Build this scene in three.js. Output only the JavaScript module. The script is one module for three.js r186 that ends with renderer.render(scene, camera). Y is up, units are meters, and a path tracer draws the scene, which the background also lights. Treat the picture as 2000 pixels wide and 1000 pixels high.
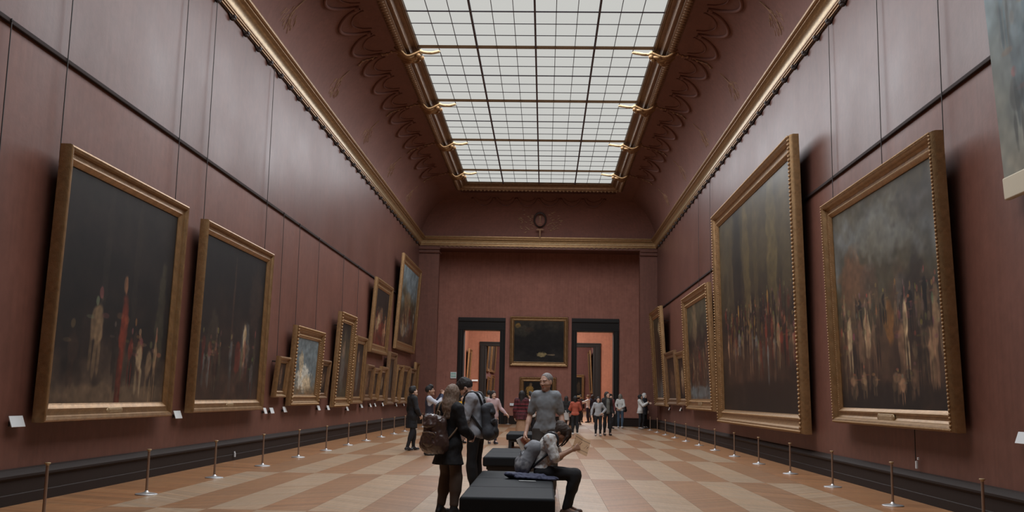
import * as THREE from 'three';
import { RoundedBoxGeometry } from 'three/addons/geometries/RoundedBoxGeometry.js';
import { mergeGeometries, toCreasedNormals } from 'three/addons/utils/BufferGeometryUtils.js';
import { ImprovedNoise } from 'three/addons/math/ImprovedNoise.js';
import { RectAreaLightUniformsLib } from 'three/addons/lights/RectAreaLightUniformsLib.js';

// ---------------------------------------------------------------- camera, light, exposure
const scene = new THREE.Scene();
scene.background = new THREE.Color(0.02, 0.02, 0.022);
const camera = new THREE.PerspectiveCamera(28.78, 2, 0.1, 300);
camera.position.set(0, 1.5, 0);
camera.up.set(-0.014652, 0.990033, 0.140070);
camera.lookAt(new THREE.Vector3(-0.034359, 0.139504, -0.989625).add(camera.position));
const renderer = new THREE.WebGLRenderer({ antialias: true });
renderer.toneMapping = THREE.LinearToneMapping;
renderer.toneMappingExposure = 1;
renderer.shadowMap.enabled = true;
RectAreaLightUniformsLib.init();

// the hall (metres): side walls, end screen, rear wall, skylight
const XL = -6.85, XR = 5.92, ZE = -53, ZB = 9, CX = (XL + XR) / 2;
const YC = 9.42;                                    // underside of the cornice
const SKY = { x0: -4.0, x1: 3.17, z0: -48.9, z1: -6, y: 12.1 };
function areaLight(x0, x1, z0, z1, y, color, strength) {
  const l = new THREE.RectAreaLight(color, strength, x1 - x0, z1 - z0);
  l.position.set((x0 + x1) / 2, y, (z0 + z1) / 2);
  l.rotation.x = -Math.PI / 2;
  scene.add(l);
  return l;
}
areaLight(SKY.x0 + 0.05, SKY.x1 - 0.05, SKY.z0 + 0.05, SKY.z1 - 0.05, SKY.y - 0.14, new THREE.Color(0.95, 0.985, 1.04), 4.0);   // daylight through the long skylight
areaLight(-3, 3, -79, -61, 9.85, new THREE.Color(1.0, 0.985, 0.965), 9);     // the second room's skylight
areaLight(-2.5, 2.5, -112, -86, 9.85, new THREE.Color(1.0, 0.985, 0.965), 5);   // the third room's skylight

// ---------------------------------------------------------------- helpers
function mulberry(a) { return () => { a |= 0; a = a + 0x6D2B79F5 | 0; let t = Math.imul(a ^ a >>> 15, 1 | a); t = t + Math.imul(t ^ t >>> 7, 61 | t) ^ t; return ((t ^ t >>> 14) >>> 0) / 4294967296; }; }
const noise = new ImprovedNoise();
const taken = {};
function numbered(name) { const n = taken[name] = (taken[name] ?? -1) + 1; return n ? `${name}_${String(n).padStart(3, '0')}` : name; }
function mesh(name, geometry, material, parent) { const m = new THREE.Mesh(geometry, material); m.name = name; parent.add(m); return m; }
function struct(name, geometry, material) {
  const m = geometry ? new THREE.Mesh(geometry, material) : new THREE.Group();
  m.name = name; m.userData = { kind: 'structure' }; scene.add(m); return m;
}
function thing(name, label, category, [x, y, z] = [0, 0, 0], turn = 0, group) {
  const g = new THREE.Group(); g.name = numbered(name); g.position.set(x, y, z); g.rotation.y = turn;
  g.userData = { label, category }; if (group) g.userData.group = group;
  scene.add(g); return g;
}
function tag(m, label, category, group) { m.name = numbered(m.name); m.userData = { ...m.userData, label, category }; if (group) m.userData.group = group; scene.add(m); return m; }
const box = (x0, x1, y0, y1, z0, z1) => new THREE.BoxGeometry(x1 - x0, y1 - y0, z1 - z0).translate((x0 + x1) / 2, (y0 + y1) / 2, (z0 + z1) / 2);
const rbox = (w, h, d, r, s = 2) => new RoundedBoxGeometry(w, h, d, s, r);
const plain = (g) => { const n = g.index ? g.toNonIndexed() : g; for (const k of Object.keys(n.attributes)) if (k !== 'position' && k !== 'normal' && k !== 'uv') n.deleteAttribute(k); return n; };
const merge = (list) => mergeGeometries(list.map(plain));
function tube(pts, r, seg = 24, rad = 6) { return new THREE.TubeGeometry(new THREE.CatmullRomCurve3(pts.map((p) => new THREE.Vector3(...p))), seg, r, rad); }
function rod(a, b, ra, rb = ra, seg = 8) {
  const A = new THREE.Vector3(...a), B = new THREE.Vector3(...b), d = B.clone().sub(A);
  const g = new THREE.CylinderGeometry(rb, ra, d.length(), seg);
  g.applyQuaternion(new THREE.Quaternion().setFromUnitVectors(new THREE.Vector3(0, 1, 0), d.clone().normalize()));
  return g.translate(...A.add(B).multiplyScalar(0.5).toArray());
}
function blob(x, y, z, rx, ry, rz, seg = 8) { return new THREE.SphereGeometry(1, seg, Math.max(5, seg - 2)).scale(rx, ry, rz).translate(x, y, z); }
// strips swept from profile points: rows[i] = list of points along the sweep
function sheet(rows, crease = 0.7) {
  const pos = [], uv = [];
  let acc = 0;
  for (let i = 0; i < rows.length - 1; i++) {
    const a = rows[i], b = rows[i + 1];
    const da = Math.hypot(a[0][0] - b[0][0], a[0][1] - b[0][1], a[0][2] - b[0][2]);
    let run = 0;
    for (let j = 0; j < a.length - 1; j++) {
      const q = [a[j], a[j + 1], b[j + 1], b[j]], len = Math.hypot(a[j][0] - a[j + 1][0], a[j][1] - a[j + 1][1], a[j][2] - a[j + 1][2]);
      const w = [[run, acc], [run + len, acc], [run + len, acc + da], [run, acc + da]];
      for (const k of [0, 1, 2, 0, 2, 3]) { pos.push(...q[k]); uv.push(...w[k]); }
      run += len;
    }
    acc += da;
  }
  const g = new THREE.BufferGeometry();
  g.setAttribute('position', new THREE.Float32BufferAttribute(pos, 3));
  g.setAttribute('uv', new THREE.Float32BufferAttribute(uv, 2));
  return toCreasedNormals(g, crease);
}
// profile (inset d from the walls, height y) carried round a rectangle with mitred corners
function ringSweep(x0, x1, z0, z1, profile, crease = 0.7) {
  return sheet(profile.map(([d, y]) => [[x0 + d, y, z1 - d], [x0 + d, y, z0 + d], [x1 - d, y, z0 + d], [x1 - d, y, z1 - d], [x0 + d, y, z1 - d]]), crease);
}

// ---------------------------------------------------------------- textures
function dataTex(w, h, fn, srgb = true, repeat) {
  const d = new Uint8Array(w * h * 4);
  for (let y = 0; y < h; y++) for (let x = 0; x < w; x++) {
    const c = fn(x / w, y / h, x, y), o = (y * w + x) * 4;
    for (let k = 0; k < 3; k++) d[o + k] = Math.max(0, Math.min(255, c[k] * 255));
    d[o + 3] = 255;
  }
  const t = new THREE.DataTexture(d, w, h);
  t.wrapS = t.wrapT = THREE.RepeatWrapping; t.magFilter = THREE.LinearFilter; t.minFilter = THREE.LinearMipmapLinearFilter; t.generateMipmaps = true;
  if (srgb) t.colorSpace = THREE.SRGBColorSpace;
  if (repeat) t.repeat.set(...repeat);
  t.needsUpdate = true;
  return t;
}
// noise that repeats over one tile of n cells
function tileNoise(u, v, n, seed) {
  const x = u * n, y = v * n, xi = Math.floor(x), yi = Math.floor(y), fx = x - xi, fy = y - yi;
  const hsh = (i, j) => { i = ((i % n) + n) % n; j = ((j % n) + n) % n; let t = Math.imul(i + 1, 374761393) ^ Math.imul(j + 1, 668265263) ^ Math.imul(seed + 1, 2147483647); t = Math.imul(t ^ t >>> 13, 1274126177); return ((t ^ t >>> 16) >>> 0) / 4294967296; };
  const s = (t) => t * t * (3 - 2 * t), a = s(fx), b = s(fy);
  return (hsh(xi, yi) * (1 - a) + hsh(xi + 1, yi) * a) * (1 - b) + (hsh(xi, yi + 1) * (1 - a) + hsh(xi + 1, yi + 1) * a) * b;
}
const fbm = (u, v, n, seed, oct = 4) => { let s = 0, a = 0.5, t = 0; for (let i = 0; i < oct; i++) { s += a * tileNoise(u, v, n << i, seed + i * 7); t += a; a *= 0.55; } return s / t; };

const plasterTone = dataTex(512, 512, (u, v) => { const n = 0.86 + 0.1 * fbm(u, v, 5, 3) + 0.1 * fbm(u, v, 40, 9, 3) + 0.06 * tileNoise(u * 1, v * 0.06, 96, 5) - 0.08; return [n, n * 0.995, n * 0.99]; }, true, [0.2, 0.2]);
const plasterBump = dataTex(512, 512, (u, v) => { const n = 0.6 * fbm(u, v, 12, 21, 4) + 0.4 * fbm(u, v, 90, 4, 2); return [n, n, n]; }, false, [0.3, 0.3]);
const plasterRough = dataTex(256, 256, (u, v) => { const n = 0.84 + 0.2 * (fbm(u, v, 6, 31, 4) - 0.5) + 0.08 * (fbm(u, v, 3, 77, 2) - 0.5); return [n, n, n]; }, false, [0.14, 0.14]);
const giltTone = dataTex(256, 256, (u, v) => { const n = 0.8 + 0.22 * (fbm(u, v, 10, 51, 4) - 0.35), r = fbm(u, v, 16, 8, 3); return [n, n * (0.99 - 0.1 * Math.max(0, r - 0.5)), n * (0.97 - 0.2 * Math.max(0, r - 0.5))]; }, true, [1.2, 1.2]);
const giltBump = dataTex(256, 256, (u, v) => { const n = 0.5 * fbm(u, v, 20, 61, 3) + 0.5 * fbm(u, v, 64, 2, 2); return [n, n, n]; }, false, [1.5, 1.5]);
const clothBump = dataTex(128, 128, (u, v, x, y) => { const n = 0.5 + 0.25 * Math.sin(x * Math.PI / 2) * Math.sin(y * Math.PI / 2) + 0.3 * (fbm(u, v, 16, 71, 3) - 0.5); return [n, n, n]; }, false, [6, 6]);

// ---------------------------------------------------------------- materials
const lin = (r, g, b) => new THREE.Color().setRGB(r, g, b);
const M = {
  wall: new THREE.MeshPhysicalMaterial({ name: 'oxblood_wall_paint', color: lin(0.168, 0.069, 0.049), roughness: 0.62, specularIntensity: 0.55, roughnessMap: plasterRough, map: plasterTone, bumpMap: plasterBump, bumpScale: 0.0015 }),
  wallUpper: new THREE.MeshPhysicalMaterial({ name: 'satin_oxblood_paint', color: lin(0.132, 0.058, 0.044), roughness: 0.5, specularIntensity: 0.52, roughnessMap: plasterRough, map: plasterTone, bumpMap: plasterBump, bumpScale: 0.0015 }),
  wallEndLit: new THREE.MeshPhysicalMaterial({ name: 'brightened_end_wall_paint', color: lin(0.36, 0.155, 0.115), roughness: 0.7, specularIntensity: 0.5, map: plasterTone, bumpMap: plasterBump, bumpScale: 0.0015 }),  // wall red brightened: stronger light at the far end put into the colour
  cove: new THREE.MeshStandardMaterial({ name: 'oxblood_cove_plaster', color: lin(0.17, 0.066, 0.046), roughness: 0.8, map: plasterTone, bumpMap: plasterBump, bumpScale: 0.002 }),
  orange: new THREE.MeshStandardMaterial({ name: 'terracotta_wall_paint', color: lin(0.36, 0.145, 0.085), roughness: 0.8, map: plasterTone }),
  wine: new THREE.MeshStandardMaterial({ name: 'wine_wall_paint', color: lin(0.2, 0.07, 0.055), roughness: 0.75, map: plasterTone }),
  plaster: new THREE.MeshStandardMaterial({ name: 'cream_ceiling', color: lin(0.5, 0.46, 0.4), roughness: 0.9 }),
  gilt: new THREE.MeshStandardMaterial({ name: 'old_gilding', color: lin(0.45, 0.275, 0.135), metalness: 0.7, roughness: 0.4, map: giltTone, bumpMap: giltBump, bumpScale: 0.003 }),
  giltDark: new THREE.MeshStandardMaterial({ name: 'brown_gilding', color: lin(0.3, 0.175, 0.095), metalness: 0.6, roughness: 0.5, map: giltTone, bumpMap: giltBump, bumpScale: 0.003 }),
  giltPale: new THREE.MeshStandardMaterial({ name: 'pale_gilding', color: lin(0.62, 0.46, 0.27), metalness: 0.7, roughness: 0.38, map: giltTone, bumpMap: giltBump, bumpScale: 0.002 }),
  bracket: new THREE.MeshStandardMaterial({ name: 'dark_bracket', color: lin(0.03, 0.018, 0.015), roughness: 0.6 }),
  ochre: new THREE.MeshStandardMaterial({ name: 'faded_ochre_stucco', color: lin(0.3, 0.165, 0.095), roughness: 0.8, map: plasterTone }),
  iron: new THREE.MeshStandardMaterial({ name: 'violet_grey_iron', color: lin(0.07, 0.06, 0.09), roughness: 0.6 }),
  pane: new THREE.MeshStandardMaterial({ name: 'frosted_skylight_glass', color: lin(0.06, 0.06, 0.06), roughness: 0.9, emissive: lin(0.555, 0.56, 0.535), emissiveIntensity: 1 }),
  black: new THREE.MeshPhysicalMaterial({ name: 'black_wood', color: lin(0.013, 0.011, 0.01), roughness: 0.6, specularIntensity: 0.45 }),
  base: new THREE.MeshPhysicalMaterial({ name: 'dark_skirting_wood', color: lin(0.022, 0.014, 0.011), roughness: 0.7, specularIntensity: 0.3, bumpMap: plasterBump, bumpScale: 0.001 }),
  rail: new THREE.MeshPhysicalMaterial({ name: 'dark_rail', color: lin(0.03, 0.019, 0.017), roughness: 0.75, specularIntensity: 0.3 }),
  wire: new THREE.MeshStandardMaterial({ name: 'dark_wire', color: lin(0.03, 0.024, 0.022), roughness: 0.6 }),
  white: new THREE.MeshStandardMaterial({ name: 'white_card', color: lin(0.62, 0.64, 0.64), roughness: 0.6 }),
  steel: new THREE.MeshStandardMaterial({ name: 'brushed_steel', color: lin(0.62, 0.62, 0.62), metalness: 0.8, roughness: 0.35 }),
  bronze: new THREE.MeshStandardMaterial({ name: 'brown_bronze', color: lin(0.34, 0.24, 0.18), metalness: 0.7, roughness: 0.4 }),
  leather: new THREE.MeshPhysicalMaterial({ name: 'black_upholstery', color: lin(0.0075, 0.009, 0.011), roughness: 0.75, specularIntensity: 0.4, bumpMap: clothBump, bumpScale: 0.001 }),
  benchBase: new THREE.MeshStandardMaterial({ name: 'black_bench_base', color: lin(0.008, 0.008, 0.009), roughness: 0.55 }),
};

// ================================================================ THE SETTING
// ---------------------------------------------------------------- floor: checkered chevron parquet
{
  const floor = struct('floor');
  mesh('subfloor', box(-9, 9, -0.3, -0.012, -116, ZB + 0.5), new THREE.MeshStandardMaterial({ name: 'subfloor', color: lin(0.1, 0.055, 0.03), roughness: 0.8 }), floor);
  const boards = (seed, dir, [r, g, b], spread) => {
    const R = mulberry(seed), tones = Array.from({ length: 80 }, () => [1 + spread * (R() - 0.5), R()]);
    return dataTex(128, 1024, (u, v) => {
      const along = v * 6.1, across = u * 0.65, s = (along + dir * across * 0.8 + 1) / 0.105, i = Math.floor(s), f = s - i;
      const [t, k] = tones[((i % 60) + 60) % 60];
      let n = t * (0.94 + 0.1 * fbm(u, v, 24, seed, 2)) + 0.05 * (tileNoise(u, v, 128, seed + 3) - 0.5);
      if (f < 0.045) n *= 0.82;
      const w = 0.05 * (k - 0.5);
      return [r * n, g * n * (1 - w), b * n * (1 - 2 * w)];
    });
  };
  const make = (tex, rough) => new THREE.MeshPhysicalMaterial({ name: 'oak_parquet', map: tex, roughness: rough, clearcoat: 0.35, clearcoatRoughness: 0.22 });
  const light = [[11, 1], [12, -1], [13, 1]].map(([s, d]) => make(boards(s, d, [0.69, 0.585, 0.475], 0.13), 0.36));  // panels whose grain catches the sheen, painted as a paler wood tone
  const dark = [[21, -1], [22, 1], [23, -1]].map(([s, d]) => make(boards(s, d, [0.59, 0.43, 0.295], 0.18), 0.4));  // same oak turned away from the sheen, painted as a deeper tone
  const rim = make(boards(31, 1, [0.61, 0.43, 0.28], 0.16), 0.4);
  const W = 0.65, L = 6.1, Z0 = -19.1, c = -0.41, R = mulberry(5);
  const geo = box(-W / 2 + 0.0015, W / 2 - 0.0015, -0.02, 0, -L / 2 + 0.0015, L / 2 - 0.0015);
  const lo = Math.floor((ZE - 4 - Z0) / L), hi = Math.ceil((ZB - Z0) / L);
  for (let j = lo; j < hi; j++) for (let i = -8; i < 8; i++) {
    const idx = i >= 0 ? i : -i - 1, isOffSheen = (idx + j + 100) % 2 === 0;
    const p = mesh('parquet_panel', geo, (isOffSheen ? dark : light)[Math.floor(R() * 3)], floor);
    p.position.set(c + (i + 0.5) * W, 0, Z0 + (j + 0.5) * L);
  }
  for (const [x0, x1] of [[XL - 0.3, c - 8 * W], [c + 8 * W, XR + 0.3]]) for (let j = lo; j < hi; j++)
    mesh('parquet_border', box(x0 + 0.002, x1 - 0.002, -0.02, 0, Z0 + j * L + 0.002, Z0 + (j + 1) * L - 0.002), rim, floor);
  const far = box(-8, 8, -0.02, 0, -116, Z0 + lo * L - 0.003);
  mesh('parquet_beyond', far, rim, floor);
}
// ---------------------------------------------------------------- side and rear walls
const wallUV = (g, k = 1) => { const p = g.attributes.position, n = g.attributes.normal, uv = g.attributes.uv; for (let i = 0; i < p.count; i++) { const ax = Math.abs(n.getX(i)) > 0.7; uv.setXY(i, (ax ? p.getZ(i) : p.getX(i)) * k, p.getY(i) * k); } return g; };
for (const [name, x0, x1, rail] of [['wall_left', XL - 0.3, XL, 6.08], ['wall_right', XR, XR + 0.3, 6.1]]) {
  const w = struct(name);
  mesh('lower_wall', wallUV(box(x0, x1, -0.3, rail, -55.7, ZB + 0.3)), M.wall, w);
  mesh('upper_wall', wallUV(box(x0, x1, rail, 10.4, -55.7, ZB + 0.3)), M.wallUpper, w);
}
struct('wall_rear', wallUV(box(XL, XR, -0.3, 10.4, ZB, ZB + 0.3)), M.wall);
function skirting(name, x, s) {   // s: +1 stands out towards +x
  const g = struct(name);
  const prof = [[0.085, 0], [0.085, 0.13], [0.075, 0.14], [0.075, 0.315], [0.085, 0.325], [0.105, 0.345], [0.105, 0.375], [0.09, 0.39], [0.07, 0.41], [0.05, 0.44], [0, 0.455]];
  mesh('skirting_board', sheet(prof.map(([d, y]) => [[x + s * d, y, ZB], [x + s * d, y, ZE]]), 0.5), M.base, g);
}
skirting('baseboard_left', XL, 1);
skirting('baseboard_right', XR, -1);
// picture rails
struct('trim_1', new RoundedBoxGeometry(0.05, 0.07, ZB - ZE, 2, 0.015).translate(XL + 0.025, 6.08, (ZB + ZE) / 2), M.rail);
struct('trim_2', new RoundedBoxGeometry(0.05, 0.07, ZB - ZE, 2, 0.015).translate(XR - 0.025, 6.1, (ZB + ZE) / 2), M.rail);
// ---------------------------------------------------------------- cornice with brackets
{
  const g = struct('trim_3');
  const prof = [[0, YC + 0.06], [0.07, YC + 0.06], [0.07, YC + 0.1], [0.1, YC + 0.1], [0.1, YC + 0.13], [0.115, YC + 0.15], [0.12, YC + 0.175]];
  mesh('lower_moulding', ringSweep(XL, XR, ZE, ZB, prof, 0.4), M.gilt, g);
  const cav = []; for (let i = 0; i <= 8; i++) { const a = i / 8 * Math.PI / 2; cav.push([0.12 + 0.17 * (1 - Math.cos(a)), YC + 0.175 + 0.2 * Math.sin(a)]); }
  mesh('hollow_moulding', ringSweep(XL, XR, ZE, ZB, cav, 0.9), M.giltPale, g);
  const top = [[0.29, YC + 0.375], [0.3, YC + 0.385], [0.3, YC + 0.41], [0.33, YC + 0.415], [0.36, YC + 0.44], [0.37, YC + 0.47], [0.36, YC + 0.5], [0.33, YC + 0.515], [0.33, YC + 0.54], [0, YC + 0.545]];
  mesh('crown_moulding', ringSweep(XL, XR, ZE, ZB, top, 0.5), M.gilt, g);
  // small leaf course under the crown
  const leaf = [];
  for (let z = -1; z > ZE + 0.3; z -= 0.16) for (const x of [XL + 0.285, XR - 0.285]) leaf.push(blob(x, YC + 0.392, z, 0.022, 0.018, 0.05, 5));
  for (let x = XL + 0.4; x < XR - 0.4; x += 0.2) leaf.push(blob(x, YC + 0.392, ZE + 0.285, 0.06, 0.018, 0.022, 5));
  const lm = mesh('leaf_course', merge(leaf), M.gilt, g); lm.userData.kind = 'stuff';
  // brackets under the side cornices: block, scroll and drop
  const br = merge([rbox(0.13, 0.06, 0.13, 0.015, 1).translate(0.065, 0.025, 0), blob(0.06, -0.02, 0, 0.06, 0.045, 0.06, 7), rod([0.03, 0.045, -0.17], [0.03, 0.01, -0.04], 0.008, 0.026, 6), rod([0.03, 0.045, 0.17], [0.03, 0.01, 0.04], 0.008, 0.026, 6)]);
  for (let k = 0; k < 54; k++) { const z = -0.05 - 0.98 * k + 0.37; if (z < ZE + 0.4) break; for (const s of [0, 1]) { const b = mesh('bracket', br, M.bracket, g); b.position.set(s ? XR : XL, YC + 0.0, z); b.rotation.y = s ? Math.PI : 0; } }
  mesh('bracket_rail', merge([rod([XL + 0.03, YC + 0.055, ZB], [XL + 0.03, YC + 0.055, ZE], 0.014), rod([XR - 0.03, YC + 0.055, ZB], [XR - 0.03, YC + 0.055, ZE], 0.014)]), M.bracket, g);
  const tooth = rbox(0.12, 0.05, 0.05, 0.008, 1);
  for (let x = XL + 1.15; x < XR - 0.95; x += 0.25) { const t = mesh('tooth', tooth, M.giltDark, g); t.position.set(x, YC + 0.02, ZE + 0.035); }
}
// ---------------------------------------------------------------- cove
const COVE = { d0: 0.12, y0: YC + 0.53, w: 2.28, h: 1.97 };
const coveAt = (t) => { const a = t * Math.PI / 2; return [COVE.d0 + COVE.w * (1 - Math.cos(a)), COVE.y0 + COVE.h * Math.sin(a)]; };
const ceiling = struct('ceiling');
{
  const inner = []; for (let i = 0; i <= 20; i++) inner.push(coveAt(i / 20));
  const outer = [[2.4, 12.5], [-0.3, 12.5], [-0.3, YC + 0.53], [COVE.d0, YC + 0.53]];
  mesh('cove', ringSweep(XL, XR, ZE, ZB, [...inner, ...outer], 0.5), M.cove, ceiling);
  // garlands under the skylight frame: point on the cove at side s, cove parameter t, along a
  const on = (side, a, t, lift = 0.02) => { const [d, y] = coveAt(t), ang = t * Math.PI / 2, n = [Math.cos(ang) * lift, -Math.sin(ang) * lift]; const dd = d + n[0], yy = y + n[1]; return side === 0 ? [XL + dd, yy, a] : side === 1 ? [XR - dd, yy, a] : [a, yy, ZE + dd]; };
  const festoon = (side, a0, a1) => {
    const P = []; for (let i = 0; i <= 14; i++) { const f = i / 14; P.push(on(side, a0 + (a1 - a0) * f, 0.80 - 0.22 * Math.sin(f * Math.PI) ** 0.6, 0.012)); }
    const Q = []; for (let i = 0; i <= 14; i++) { const f = i / 14; Q.push(on(side, a0 + (a1 - a0) * (0.12 + 0.76 * f), 0.82 - 0.13 * Math.sin(f * Math.PI) ** 0.6, 0.008)); }
    const list = [tube(P, 0.05, 28, 7), tube(Q, 0.03, 20, 6)];
    for (const e of [a0, a1]) list.push(blob(...on(side, e, 0.78, 0.03), 0.08, 0.07, 0.08, 7));
    mesh('festoon', merge(list), M.cove, ceiling);
  };
  const bay = 5.58, first = -46.03;
  for (const side of [0, 1]) for (let k = 0; k < 9; k++) for (let j = 0; j < 3; j++) { const a = first + bay * k + j * bay / 3; if (a > -10) continue; festoon(side, a + 0.06, a + bay / 3 - 0.06); }
  for (let j = 0; j < 6; j++) festoon(2, -3.9 + j * 1.16, -2.8 + j * 1.16);
  // faded stucco plumes below each cross beam
  const R = mulberry(77);
  const plume = (side, a, t0, t1, wide) => {
    const list = [];
    for (let i = 0; i < 70; i++) { const f = R(), t = t0 + (t1 - t0) * f, off = wide * (R() - 0.5) * Math.sin(Math.min(1, f * 1.3 + 0.12) * Math.PI); const p = on(side, a + off, t, 0.002), q = on(side, a + off * 1.2 + 0.1 * (R() - 0.5), t - 0.025 - 0.03 * R(), 0.006); list.push(rod(p, q, 0.008 + 0.012 * R(), 0.004, 5)); }
    list.push(tube([on(side, a, t1, 0.02), on(side, a + 0.05, (t0 + t1) / 2, 0.006), on(side, a - 0.03, t0 - 0.02, 0.004)], 0.012, 10, 5));
    mesh('stucco_plume', merge(list), M.ochre, ceiling);
  };
  for (const side of [0, 1]) for (let k = 0; k < 6; k++) { const a = first + bay * k; plume(side, a, 0.2, 0.48, 1.0); }
  for (const side of [0, 1]) for (let k = 0; k < 6; k++) { const a = first + bay * k; const P = []; for (let i = 0; i <= 8; i++) P.push(on(side, a + 0.06 * Math.sin(i * 2.1), 0.94 - 0.045 * i, 0.02)); mesh('leaf_spray', merge([tube(P, 0.022, 16, 5), ...P.map((p, i) => blob(...p, 0.05, 0.04, 0.13 - 0.012 * i, 6))]), M.ochre, ceiling); }
  // cartouche over the end screen: shield in a wreath with leaf sprays
  const e = (x, t, l) => on(2, x, t, l), cx = -0.36, list = [], ring = [], shield = [];
  const ov = []; for (let i = 0; i <= 24; i++) { const a = i / 24 * Math.PI * 2; ov.push(e(cx + 0.3 * Math.sin(a), 0.33 + 0.13 * Math.cos(a), 0.09)); }
  ring.push(tube(ov, 0.05, 40, 6));
  const [sx, sy, sz] = e(cx, 0.33, 0.05);
  shield.push(blob(sx, sy, sz, 0.28, 0.38, 0.07, 16));
  const crest = [blob(sx, sy + 0.12, sz + 0.1, 0.07, 0.07, 0.05, 8), rod([sx, sy + 0.08, sz + 0.1], [sx, sy - 0.22, sz + 0.06], 0.045, 0.02), rod([sx - 0.1, sy - 0.24, sz + 0.06], [sx + 0.1, sy - 0.24, sz + 0.06], 0.02), rod([sx, sy - 0.5, sz - 0.02], [sx, sy - 1.05, sz - 0.1], 0.07, 0.03), blob(sx, sy - 0.55, sz - 0.02, 0.26, 0.05, 0.05)];
  for (let i = 0; i < 60; i++) { const sgn = i % 2 ? 1 : -1, f = R(), r0 = 0.36 + 0.75 * f, a = (0.15 + 0.75 * R()) * Math.PI * 0.62 + 0.6; const x = cx + sgn * Math.sin(a) * r0, t = 0.3 + 0.3 * Math.cos(a) * (0.6 + f * 0.5); if (t < 0.015) continue; list.push(rod(e(x, t, 0.01), e(x + sgn * 0.13, Math.max(0.01, t + 0.05 * (R() - 0.35)), 0.02), 0.03, 0.008, 5)); }
  mesh('cartouche_ring', merge(ring), M.bracket, ceiling);
  mesh('cartouche_shield', merge(shield), M.cove, ceiling);
  mesh('cartouche_crest', merge(crest), M.ochre, ceiling);
  mesh('cartouche_foliage', merge(list), M.ochre, ceiling);
}
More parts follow.
